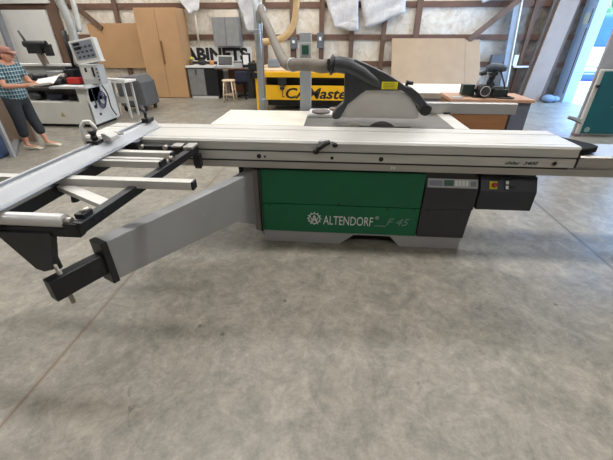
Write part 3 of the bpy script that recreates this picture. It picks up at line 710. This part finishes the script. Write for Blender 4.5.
# foil-faced insulation hanging from the wall
def foil(corners, label, seed, sag=.03):
    rnd = random.Random(seed); n, m = 14, 12; vs = []
    A, B, Cc, D = [Vector((x, 0, z)) for x, z in corners]  # top-left, top-right, bottom-right, bottom-left
    ph_ = [rnd.random()*6 for _ in range(4)]
    for t in (0, 1):
        for i in range(n):
            for j in range(m):
                u, v = i/(n-1), j/(m-1)
                p = (A*(1-u)+B*u)*(1-v)+(D*(1-u)+Cc*u)*v
                y = 10.3 - sag*(v**1.5) - .012*math.sin(9*u+ph_[0])*v - .008*math.sin(13*v+5*u+ph_[1])
                dz = .012*math.sin(11*u+ph_[2])*v
                vs.append((p.x+.008*math.sin(8*v+ph_[3])*v, y+t*.02, p.z+dz))
    N = n*m; f = []
    for t in (0, 1):
        for i in range(n-1):
            for j in range(m-1):
                q = [t*N+i*m+j, t*N+(i+1)*m+j, t*N+(i+1)*m+j+1, t*N+i*m+j+1]; f.append(q if t else q[::-1])
    rim = [i*m for i in range(n)] + [(n-1)*m+j for j in range(1, m)] + [i*m+m-1 for i in range(n-2, -1, -1)] + [j for j in range(m-2, 0, -1)]
    for a in range(len(rim)):
        c = rim[(a+1) % len(rim)]; f.append((rim[a], c, c+N, rim[a]+N))
    mb = MB(); mb._add(vs, f, True)
    tag(mb.build('insulation_sheet', FOIL), label, 'insulation sheet', 'foil sheets hanging on the back wall')
foil([(-.42, 2.5), (.46, 2.5), (.52, 1.62), (-.12, 1.72)], 'crumpled silvery insulation sheet hanging above the saw guard, left of the tilted one', 1)
foil([(.45, 2.62), (1.66, 2.55), (1.66, 2.05), (.7, 1.68)], 'silvery insulation sheet with slanted lower edge, right of the crumpled one', 2, .04)
foil([(-2.72, 2.5), (-2.0, 2.5), (-2.02, 1.58), (-2.45, 1.62)], 'silvery insulation sheet hanging behind the galvanised duct', 3)
foil([(-4.4, 2.6), (-3.6, 2.6), (-3.68, 2.12), (-3.95, 2.03)], 'silvery insulation flap hanging over the wardrobe top', 4, .12)
foil([(3.2, 2.7), (4.25, 2.7), (4.15, 2.36), (3.5, 2.24)], 'loose silvery insulation flap beside the slanting brown brace', 5, .1)

# white wall sheets and items at the far left
tag(MB().box(-9.9, -8.08, 10.33, 10.385, 0, 2.15).build('plasterboard_sheet', WHITE), 'large white wall panel behind the standing person', 'panel')
tag(MB().box(-10.2, -7.9, 10.34, 10.4, 2.3, 3.3).build('plasterboard_sheet', WHITE), 'white wall panel high in the top left corner', 'panel')
tag(MB().beam((-8.9, 9.6, 0), (-9.35, 10.2, 2.9), .16, .08, up=(1, 0, 0)).build('steel_channel', M('channel_grey', (146, 150, 156), .4, .4)), 'grey steel channel leaning against the white panel', 'steel channel')

# large cardboard sheet on the wall behind the guard
cs_ = empty('cardboard_sheet', (2.6, 10.3, 0), 'large plain cardboard sheet standing behind the saw guard', 'cardboard')
part('main_sheet', MB().prism([(9.3, 0), (9.34, 0), (10.36, 1.475), (10.32, 1.475)], 'x', 1.43, 3.3), CARD, cs_); part('folded_flap', MB().prism([(9.3, 0), (9.34, 0), (10.345, 1.45), (10.305, 1.45)], 'x', 3.305, 3.68), CARD, cs_)
wt = empty('outfeed_table', (1.6, 6.0, 0), 'low white topped table behind the saw guard', 'table')
part('tabletop', MB().box(.75, 2.35, 5.47, 6.6, .755, .8), CREAM, wt, .004)
part('edge_strip', MB().box(.75, 2.35, 5.45, 5.47, .73, .8), M('edge_taupe', (170, 158, 146), .5), wt)
for x in (.8, 2.2):
    for y in (5.55, 6.5): part('leg', MB().box(x, x+.07, y, y+.07, 0, .755), RUBBER, wt)
part('shelf', MB().box(.85, 2.25, 5.6, 6.5, .55, .6), RUBBER, wt)

# bench with router
bn = empty('tool_bench', (1.8, 4.6, 0), 'brown fronted tool bench behind the rip fence', 'bench')
part('bench_body', MB().box(1.42, 2.12, 4.42, 4.9, .05, .85), PLY, bn)
part('side_panel', MB().box(2.14, 2.33, 4.4, 4.92, .0, .85), M('side_slate', (98, 104, 118), .5), bn)
part('bench_top', MB().box(1.4, 2.36, 4.38, 4.93, .85, .885), M('bench_top_wood', (192, 152, 126), .55, 0, .1), bn, .004)
part('front_rail', MB().box(1.42, 2.12, 4.4, 4.42, .74, .85), GREY_LIGHT, bn)
for x in (1.44, 2.06):
    for y in (4.45, 4.84): part('foot', MB().box(x, x+.06, y, y+.06, 0, .06), RUBBER, bn)
rt = empty('stand_router', (1.8, 4.62, .885), 'black and silver router on a long black rail on the tool bench', 'power tool')
part('guide_rail', MB().box(1.57, 1.72, 4.6, 4.7, .9, 1.02).box(1.92, 2.1, 4.58, 4.68, .9, 1.0).box(1.6, 2.08, 4.62, 4.66, .93, .96), M('rail_dark', (36, 50, 50), .35), rt, .004)
part('base_plate', MB().box(1.68, 2.0, 4.5, 4.74, .887, .9), RUBBER, rt)
part('motor', MB().cyl((1.79, 4.46, .965), (1.79, 4.62, .965), .07, .07, 22), RUBBER, rt, .006)
part('motor_cap', MB().cyl((1.79, 4.45, .965), (1.79, 4.46, .965), .04, .045, 22), CHARCOAL, rt)
part('column', MB().beam((1.86, 4.6, .96), (1.87, 4.62, 1.15), .07, .06), M('tool_white', (200, 206, 214), .35), rt, .008)
part('motor_ring', MB().ring((1.79, 4.455, .965), (0, 1, 0), .055, .006), GREY_STEEL, rt)
part('column_clamp', MB().beam((1.83, 4.55, 1.0), (1.9, 4.56, 1.04), .07, .05), RUBBER, rt, .006)
part('column_clamp', MB().beam((1.84, 4.55, 1.13), (1.91, 4.56, 1.16), .07, .04), RUBBER, rt, .006)
part('fence_block', MB().box(1.92, 2.08, 4.5, 4.56, .9, .985), M('block_dark', (36, 46, 48), .35), rt, .006)
part('cord_loop', MB().tube([(2.06+.08*math.cos(a*PI/8), 4.46+.05*math.sin(a*PI/8), .897) for a in range(17)], .008, 8), RUBBER, rt)
part('column_sleeve', MB().beam((1.85, 4.56, 1.03), (1.88, 4.57, 1.13), .045, .05), NAVY, rt, .006)
part('handle_body', MB().tube([(1.80, 4.6, 1.2), (1.86, 4.6, 1.215), (1.95, 4.6, 1.21), (2.02, 4.6, 1.2)], [.035, .05, .048, .03], 14), M('tool_slate', (70, 82, 96), .4), rt)
part('nose', MB().cyl((1.73, 4.6, 1.14), (1.80, 4.6, 1.16), .02, .03, 12), RUBBER, rt)
part('side_handle', MB().tube([(1.74, 4.58, 1.12), (1.72, 4.57, 1.05), (1.71, 4.57, .98)], .015, 8), M('tool_silver', (190, 190, 192), .35), rt)
part('power_cord', MB().tube(smooth([(1.95, 4.6, 1.2), (2.02, 4.55, 1.05), (2.05, 4.5, .93), (2.12, 4.48, .898), (2.1, 4.42, .897), (1.98, 4.43, .897), (1.92, 4.5, .897)], 5), .009, 8), RUBBER, rt)
tag(MB().box(1.42, 1.54, 4.42, 4.52, .886, .9).build('paint_scraper', GREY_LIGHT), 'pale flat scraper at the left end of the bench top', 'scraper')

# leaning stock at the right of the back wall
lp_ = empty('aluminium_profile', (4.56, 10.2, 0), 'long white aluminium profile leaning upright against the back wall', 'profile')
part('web', MB().beam((4.52, 10.12, 0), (4.37, 10.3, 2.3), .16, .02, up=(0, 1, 0)), M('web_grey', (150, 154, 158), .45, .3), lp_)
part('flange', MB().beam((4.60, 10.09, 0), (4.455, 10.28, 2.3), .03, .05, up=(0, 1, 0)), WHITE, lp_)
tag(MB().box(4.64, 5.02, 10.15, 10.2, .81, .85).build('white_batten', WHITE), 'short white horizontal batten right of the leaning profile', 'batten')
tag(MB().box(4.62, 4.72, 10.2, 10.3, .85, 1.1).build('white_switch', WHITE), 'small white upright box above the white batten', 'switch')
tag(MB().box(4.05, 4.35, 10.2, 10.33, .9, 1.1).build('grey_motor', M('motor_grey', (92, 92, 94), .5)), 'dark grey motor box on the wall left of the leaning profile', 'motor')
def lean(x0, x1, xt0, y0, yt, w, th, mat, label, name='leaning_board'):
    bq = MB(); dx = xt0-x0
    vs = [(x0, y0, 0), (x0+w, y0, 0), (x0+w, y0+th, 0), (x0, y0+th, 0)]
    vs += [(a+dx, c+yt-y0, 2.9) for a, c, _ in vs]
    bq._add(vs, [(0, 1, 2, 3), (4, 5, 6, 7), (0, 1, 5, 4), (1, 2, 6, 5), (2, 3, 7, 6), (3, 0, 4, 7)])
    tag(bq.build(name, mat), label, 'board', 'boards leaning in the corner')
lean(5.0, 5.46, 5.36, 9.98, 10.2, .45, .05, BOARD_TAN, 'broad tan board leaning in the corner left of the door')
lean(4.93, 5.3, 5.27, 10.1, 10.28, .2, .06, BOARD_GREY, 'narrow grey slab standing for the shaded side of the broad tan board')  # darker slab paints the shaded left side of the tan board
lean(5.5, 5.6, 5.78, 10.12, 10.3, .12, .05, WOOD, 'dark brown board leaning between the tan board and the door')
tag(MB().ball((5.6, 9.85, .1), .16, .12, .1).ball((5.8, 9.9, .08), .12, .1, .08).build('cable_heap', M('heap_blue', (120, 140, 160))), 'small blue grey heap on the floor below the leaning boards', 'cable heap')

# teal machine at right
tm = empty('teal_panel', (4.7, 6.4, 0), 'upright teal metal panel with white edge near the open door', 'panel')
part('carcass', MB().box(4.27, 5.3, 6.33, 6.38, .03, 1.07), OFFWHITE, tm, .01)
part('front_panel', MB().box(4.325, 5.3, 6.305, 6.33, .05, 1.045), TEAL, tm, .012)
part('round_badge', MB().disc((4.41, 6.302, .12), (0, 1, 0), .045, .004, 24), M('badge_grey', (140, 170, 168), .5), tm)
part('knob', MB().cyl((4.3, 6.28, .82), (4.3, 6.33, .82), .025, .025), RUBBER, tm)
part('lever', MB().beam((4.0, 6.28, .33), (4.27, 6.33, .26), .03, .06), GREY_LIGHT, tm, .008)
part('lever', MB().beam((4.0, 6.27, .32), (4.27, 6.32, .22), .02, .02), BOARD_GREY, tm)
part('foot', MB().box(4.24, 4.34, 6.29, 6.4, 0, .04), M('foot_mauve', (120, 108, 116)), tm)
for a in (.12,): 
    sm = MB()
    for x in (4.65, 4.85, 5.0): sm.disc((x, 6.303, .5), (0, 1, 0), .008, .003, 8)
    part('rivet_row', sm, PANEL_GREY, tm)
tag(MB().box(4.3, 5.6, 6.45, 6.5, 0, 2.1).build('grey_sheet', M('sheet_grey', (170, 171, 175), .5)), 'tall plain grey sheet standing upright behind the teal panel', 'sheet')

# ---------------------------------------------------------------- edge bander at left
eb = empty('edge_banding_machine', (-5.3, 6.6, 0), 'pale grey edge banding machine with tilted control screen, beside the person', 'machine')
part('machine_base', MB().box(-5.95, -4.57, 6.2, 7.0, .06, .46), OFFWHITE, eb, .008)
part('toe_plinth', MB().box(-5.9, -4.62, 6.3, 6.95, 0, .06), RUBBER, eb)
part('warning_triangle', MB().prism([(-5.23, .2), (-5.13, .2), (-5.18, .285)], 'y', 6.195, 6.2), M('dull_yellow', (170, 160, 96)), eb)
part('end_panel', MB().prism([(6.2, .06), (7.0, .06), (7.0, .76), (6.28, .76), (6.2, .5)], 'x', -4.6, -4.56), OFFWHITE, eb)
part('end_column', MB().box(-4.78, -4.56, 6.22, 6.6, .46, .72), OFFWHITE, eb, .006)
part('dark_bay', MB().box(-5.95, -4.8, 6.45, 7.0, .46, .7), RUBBER, eb)
part('worktable', MB().box(-5.2, -4.5, 6.12, 6.5, .705, .74), M('table_grey', (186, 188, 188), .45), eb, .004)
part('worktable', MB().box(-6.0, -5.25, 6.3, 6.6, .66, .7), CHARCOAL, eb, .004)
part('back_panel', MB().box(-6.9, -5.4, 6.95, 7.0, .46, 1.02), GREY_LIGHT, eb)
part('top_rail', MB().box(-6.9, -5.0, 6.85, 7.02, 1.02, 1.06), WHITE, eb, .004)
part('back_panel', MB().box(-5.4, -4.7, 6.95, 7.0, .46, 1.02), CHARCOAL, eb)
part('feed_unit', MB().box(-5.55, -5.25, 6.6, 6.85, .74, .95), GREY_STEEL, eb, .01)
part('feed_unit', MB().box(-5.85, -5.6, 6.55, 6.8, .7, .88), CHARCOAL, eb, .01)
part('pressure_unit', MB().box(-5.2, -5.0, 6.6, 6.8, .74, .98), BLACK, eb, .01)
part('trim_motor', MB().cyl((-5.4, 6.45, .78), (-5.15, 6.45, .78), .06, .06), BLACK, eb)
part('trim_motor', MB().cyl((-5.75, 6.42, .75), (-5.75, 6.42, .92), .06, .06), RUBBER, eb)
part('trim_motor', MB().cyl((-5.32, 6.5, .86), (-5.1, 6.5, .9), .035, .035), STEEL, eb)
part('cover_block', MB().box(-5.02, -4.78, 6.38, 6.55, .76, .86), RED, eb, .01, label='red cover block')
part('paper_pad', MB().box(-4.98, -4.62, 6.13, 6.25, .741, .755), PAPER, eb)
part('lower_motor', MB().cyl((-5.5, 6.4, .52), (-5.2, 6.4, .52), .055, .055), NAVY, eb)
part('lower_motor', MB().cyl((-5.1, 6.42, .5), (-4.9, 6.42, .52), .05, .05), BLACK, eb)
part('lower_motor', MB().ball((-5.75, 6.38, .54), .12, .08, .07), CHARCOAL, eb)
# control head
hd = MB(); Rc = Matrix.Translation((-4.56, 6.5, 1.12)) @ Matrix.Rotation(math.radians(-9), 4, 'Y') @ Matrix.Rotation(math.radians(-4), 4, 'X')
ctl = part('control_head', MB().box(-.25, .25, 0, .12, 0, .37, Rc), OFFWHITE, eb, .012)
part('control_face', MB().box(-.2, .2, -.006, 0, .05, .34, Rc), PANEL_GREY, ctl)
for i in range(4):
    for j in range(3): part('button', MB().box(-.15+i*.09, -.1+i*.09, -.012, -.006, .08+j*.075, .11+j*.075, Rc), CHARCOAL, ctl)
part('display', MB().box(-.17, -.04, -.012, -.006, .28, .325, Rc).box(-.17, -.04, -.012, -.006, .215, .26, Rc), SCREEN, ctl)
part('head_foot', MB().box(-.2, .27, -.02, .1, -.02, .0, Rc), WHITE, ctl)
kb2 = part('keypad_box', MB().box(-4.72, -4.36, 6.42, 6.62, .75, 1.09), GREY_LIGHT, eb, .012)
part('keypad_face', MB().box(-4.68, -4.5, 6.412, 6.42, .84, 1.03), OFFWHITE, kb2); part('keypad_slot', MB().box(-4.48, -4.45, 6.41, 6.42, .88, 1.04).box(-4.62, -4.58, 6.408, 6.414, .96, 1.03), SCREEN, kb2)
kn = MB()
for i in range(4): kn.disc((-4.39, 6.415, .83+.06*i), (0, 1, 0), .014, .014, 10)
part('knob_row', kn, CHARCOAL, kb2)
part('head_post', MB().box(-4.7, -4.62, 6.62, 6.72, .7, 1.4), CHARCOAL, eb)
part('exhaust_duct', MB().tube(smooth([(-5.12, 6.8, 2.7), (-4.98, 6.8, 2.1), (-4.9, 6.78, 1.8), (-4.88, 6.75, 1.5), (-4.95, 6.75, 1.05)], 5), .075, 14), M('hose_silver', (168, 168, 164), .5, .3), eb)
part('exhaust_duct', MB().tube(smooth([(-4.88, 6.9, 2.7), (-4.8, 6.9, 2.1), (-4.8, 6.85, 1.6)], 5), .045, 12), M('hose_white', (206, 204, 198), .5), eb)
part('support_post', MB().cyl((-5.12, 6.85, 1.02), (-5.12, 6.85, 1.62), .045, .045, 12), RUBBER, eb)
part('edge_motor', MB().box(-5.95, -5.65, 6.8, 6.95, 1.24, 1.38).cyl((-6.0, 6.85, 1.4), (-5.55, 6.85, 1.4), .06, .06, 12).box(-5.62, -5.5, 6.82, 6.92, 1.2, 1.4), RUBBER, eb, .01)
part('edge_motor_stand', MB().beam((-5.72, 6.88, 1.04), (-5.78, 6.88, 1.3), .1, .08), M('stand_tan', (128, 116, 106), .5), eb)
part('spindle_rod', MB().cyl((-5.95, 6.88, 1.36), (-6.05, 6.88, 1.62), .02, .02, 10), CHARCOAL, eb)
part('air_hose', MB().tube([Vector((-4.52, 6.5+.11*math.cos(a/10*2*PI)+.02*(a//10), .42+.13*math.sin(a/10*2*PI)+.003*a)) for a in range(31)], .01, 6), M('air_blue', (40, 48, 84), .4), eb)
part('power_cable', MB().tube(smooth([(-4.53, 6.3, .72), (-4.5, 6.28, .5), (-4.52, 6.3, .38)], 5), .012, 6), RUBBER, eb)
part('power_cable', MB().tube(smooth([(-4.5, 6.6, .72), (-4.47, 6.65, .55), (-4.5, 6.7, .3), (-4.5, 6.8, .12)], 5), .012, 6), RUBBER, eb)
part('gauge', MB().disc((-4.553, 6.32, .37), (1, 0, 0), .035, .02, 14).disc((-4.553, 6.4, .22), (1, 0, 0), .025, .02, 14), CHARCOAL, eb)
# roller stand
rs = empty('roller_stand', (-4.65, 7.3, 0), 'white framed roller stand at the right end of the edge banding machine', 'stand')
part('top_tray', MB().box(-4.92, -4.3, 7.05, 7.5, .7, .74), WHITE, rs, .004)
for x in (-4.84, -4.42):
    for y in (7.12, 7.42): part('leg', MB().box(x, x+.04, y, y+.04, 0, .7), OFFWHITE, rs)
part('cross_bar', MB().box(-4.84, -4.42, 7.13, 7.15, .3, .38), OFFWHITE, rs); part('cross_bar', MB().box(-4.84, -4.42, 7.43, 7.45, .3, .38), OFFWHITE, rs)
part('roller', MB().cyl((-4.92, 7.08, .77), (-4.3, 7.08, .76), .03), WHITE, rs)
cvt = MB(); cvt.prism([(-4.95, .12), (-4.95, .62), (-4.85, .74), (-4.48, .76), (-4.36, .62), (-4.33, .12)], 'y', 7.75, 8.4)
gc = empty('grey_hopper', (-4.65, 8.05, 0), 'dark grey rounded hopper bin behind the roller stand', 'bin')
part('hopper_body', cvt, M('hopper_grey', (98, 100, 102), .5), gc, .02)
for x in (-4.88, -4.42):
    for y in (7.82, 8.3): part('caster', MB().cyl((x-.02, y, .06), (x+.02, y, .06), .06, .06, 14), RUBBER, gc)
part('hopper_base', MB().box(-4.92, -4.38, 7.78, 8.36, .1, .14), RUBBER, gc)

# drum and cart at far left
dr = empty('blue_drum', (-5.13, 4.35, 0), 'blue grey drum at the left edge of the picture', 'drum')
part('drum_body', MB().tube([(-5.13, 4.35, 0), (-5.13, 4.35, .02), (-5.13, 4.35, .3), (-5.13, 4.35, .82), (-5.13, 4.35, .85)], [.32, .335, .34, .335, .32], 36), BLUE_DRUM, dr)
for z in (.3, .58): part('hoop', MB().ring((-5.13, 4.35, z), (0, 0, 1), .34, .012, 40, 6), BLUE_DRUM, dr)
ct_ = empty('wooden_cart', (-4.95, 4.85, 0), 'tan wooden side cart with pale corner post behind the blue drum', 'cart')
part('side_board', MB().box(-5.6, -4.98, 5.2, 5.24, .0, .78), M('side_tan', (150, 130, 110), .6), ct_)
part('corner_post', MB().box(-4.72, -4.675, 4.4, 4.44, 0, .8), M('post_pale', (168, 170, 172), .5), ct_)
part('side_rail', MB().beam((-4.7, 4.42, .78), (-5.35, 5.22, .78), .03, .03), GREY_LIGHT, ct_)
part('foot_plate', MB().beam((-4.7, 4.42, .02), (-5.35, 5.22, .02), .08, .04), M('plate_grey', (140, 140, 140), .5), ct_)

# ---------------------------------------------------------------- the person
px, py = -4.70, 4.9
pe = empty('person', (px, py, 0), 'person in plaid shirt, cap and dark trousers reading an open booklet', 'person')
# body: pelvis at index 0; facing +X, slightly away from the camera
PT = []; ED = []
def addp(p, r, par=None):
    PT.append(((px+p[0], py+p[1], p[2]), r)); i = len(PT)-1
    if par is not None: ED.append((par, i))
    return i
pel = addp((-.06, 0, .79), (.125, .14))
ab = addp((-.05, 0, .93), (.115, .13), pel); chs = addp((-.03, 0, 1.08), (.12, .15), ab); ub = addp((.0, 0, 1.18), (.09, .12), chs)
nk = addp((.045, 0, 1.235), .048, ub); hb_ = addp((.07, 0, 1.27), .075, nk); hm = addp((.085, 0, 1.315), (.088, .075), hb_); ht = addp((.075, 0, 1.37), .06, hm)
hands = []
for s in (-1, 1):
    sh = addp((.0, s*.17, 1.15), .055, ub); el = addp((.06 if s < 0 else .08, s*.22, .925), .042, sh)
    wr_ = addp((.31, s*(.13 if s < 0 else .1), .93), .027, el); pa = addp((.385, s*.1, .94), (.03, .02), wr_)
    hands.append((wr_, pa, s))
    for f in range(4):
        o_ = (f-1.5)*.018; L_ = (.062, .072, .068, .055)[f]
        k0 = addp((.42, s*.1+o_*.6, .942+o_*.7), .0095, pa); k1 = addp((.42+L_*.55, s*.095+o_*.6, .938+o_*.7), .0085, k0); addp((.42+L_, s*.085+o_*.6, .926+o_*.7), .0075, k1)
    t0 = addp((.375, s*.075, .965), .011, pa); addp((.41, s*.062, .985), .009, t0)
    hp = addp((-.05, s*.085, .74), .095, pel); kn_ = addp((-.01 if s > 0 else -.04, s*.1, .44), .058, hp)
    an_ = addp((.08 if s > 0 else -.08, s*.1, .1), .034, kn_); he = addp(((.09 if s > 0 else -.07), s*.1, .05), .034, an_); addp(((.25 if s > 0 else .09), s*.11, .03), .028, he)
def face(mb):
    hx, hz = px+.085, 1.305
    mb.prism([(hx+.082, hz+.012), (hx+.118, hz-.02), (hx+.082, hz-.028)], 'y', py-.012, py+.012)      # nose
    for s in (-1, 1):
        mb.ball((hx, py+s*.076, hz-.002), .018, .008, .028, 8)                                       # ears
        mb.ball((hx+.078, py+s*.03, hz+.012), .012, .013, .009, 8)                                   # eyes
    mb.ball((hx+.076, py, hz-.055), .012, .024, .006, 8)                                             # mouth
skin('body', PT, ED, SKIN, pe, 2, extra=face)
# shirt
S = []; SE = []
def sp2(p, r, par=None):
    S.append(((px+p[0], py+p[1], p[2]), r)); i = len(S)-1
    if par is not None: SE.append((par, i))
    return i
a00 = sp2((-.06, 0, .69), (.17, .185)); a0 = sp2((-.06, 0, .80), (.178, .192), a00); a1 = sp2((-.05, 0, .93), (.155, .168), a0); a2 = sp2((-.03, 0, 1.08), (.14, .17), a1); a3 = sp2((.0, 0, 1.185), (.1, .13), a2); sp2((.03, 0, 1.23), .065, a3)
for s in (-1, 1):
    b0 = sp2((.0, s*.175, 1.15), .07, a3); sp2((.045, s*.212, .99), .065, b0)
skin('shirt', S, SE, PLAID, pe, 2)
S = []; SE = []
a0 = sp2((-.06, 0, .95), (.14, .155)); a1 = sp2((-.06, 0, .79), (.165, .175), a0)
for s in (-1, 1):
    b0 = sp2((-.05, s*.085, .7), .11, a1); b1 = sp2((-.01 if s > 0 else -.04, s*.1, .44), .085, b0); sp2((.065 if s > 0 else -.07, s*.1, .17), .068, b1)
skin('trousers', S, SE, TROUSER, pe, 2)
for s in (-1, 1):
    hx = px+(.1 if s > 0 else -.06)
    part('shoe', MB().prism([(hx-.05, 0), (hx+.2, 0), (hx+.2, .025), (hx+.1, .05), (hx-.02, .05), (hx-.05, .07)], 'y', py+s*.105-.042, py+s*.105+.042), SHOE, pe, .012)
cap = MB(); cap.ball((px+.065, py, 1.355), .1, .088, .07, 16); 
cap._add([(px+.14, py-.06, 1.352), (px+.14, py+.06, 1.352), (px+.235, py+.04, 1.322), (px+.235, py-.04, 1.322), (px+.14, py-.06, 1.362), (px+.14, py+.06, 1.362), (px+.235, py+.04, 1.331), (px+.235, py-.04, 1.331)],
         [(0, 1, 2, 3), (4, 5, 6, 7), (0, 1, 5, 4), (1, 2, 6, 5), (2, 3, 7, 6), (3, 0, 4, 7)])
part('cap', cap, HAT, pe, label='faded reddish cap')
part('hair', MB().ball((px+.015, py, 1.31), .075, .08, .075, 14), HAIR, pe)
bk = empty('booklet', (px+.5, py, .93), 'white open booklet held in the hands of the person', 'booklet')
for s in (-1, 1):
    v0 = Vector((px+.36, py-.08, .905)); ax = Vector((.34, .0, .05)); 
    up_ = Vector((.02, -.08 if s < 0 else .13, .03 if s < 0 else .09))
    q = [v0, v0+ax, v0+ax+up_, v0+up_]; nn_ = ax.cross(up_).normalized()*.004
    pm = MB(); pm._add(q+[p+nn_ for p in q], [(0, 1, 2, 3), (4, 5, 6, 7), (0, 1, 5, 4), (1, 2, 6, 5), (2, 3, 7, 6), (3, 0, 4, 7)])
    part('page', pm, PAPER, bk)

# ---------------------------------------------------------------- lighting
def area(name, loc, sx, sy, power, col=(1, .98, .95), rot=(0, 0, 0)):
    l = bpy.data.lights.new(name, 'AREA'); l.shape = 'RECTANGLE'; l.size = sx; l.size_y = sy; l.energy = power; l.color = col
    o = bpy.data.objects.new(name, l); o.location = loc; o.rotation_euler = rot; C.objects.link(o); return o
for y, p in ((-1.6, 40), (2.6, 116), (6.4, 104), (9.0, 70)):
    for x in (-6.5, -1.5, 3.0):
        area('ceiling_lamp', (x, y, ZC-.06), 3.6, .5, p)
sun = bpy.data.lights.new('sun', 'SUN'); sun.energy = 9; sun.angle = .01
so_ = bpy.data.objects.new('sun', sun); so_.rotation_euler = (math.radians(30), math.radians(-25), 0); C.objects.link(so_)
W = bpy.data.worlds.new('sky'); W.use_nodes = True; bpy.context.scene.world = W
bg = W.node_tree.nodes['Background']; bg.inputs[0].default_value = (.29, .55, 1, 1); bg.inputs[1].default_value = 8.5

# ---------------------------------------------------------------- camera
f = 333.0; th = math.atan(195/333); ps = math.radians(4.7)
cam = bpy.data.cameras.new('camera'); cam.sensor_width = 36; cam.lens = 36*f/613; cam.clip_start = .05; cam.clip_end = 200
co = bpy.data.objects.new('camera', cam); co.location = (0, 0, 1.55)
co.rotation_euler = (PI/2-th, 0, ps); C.objects.link(co)
sc_ = bpy.context.scene; sc_.camera = co
sc_.view_settings.view_transform = 'Standard'; sc_.view_settings.look = 'None'; sc_.view_settings.gamma = 1; sc_.view_settings.use_curve_mapping = False
sc_.view_settings.exposure = 0
try:
    sc_.cycles.use_denoising = True; sc_.cycles.max_bounces = 8; sc_.cycles.diffuse_bounces = 4; sc_.cycles.sample_clamp_indirect = 6
except Exception: pass
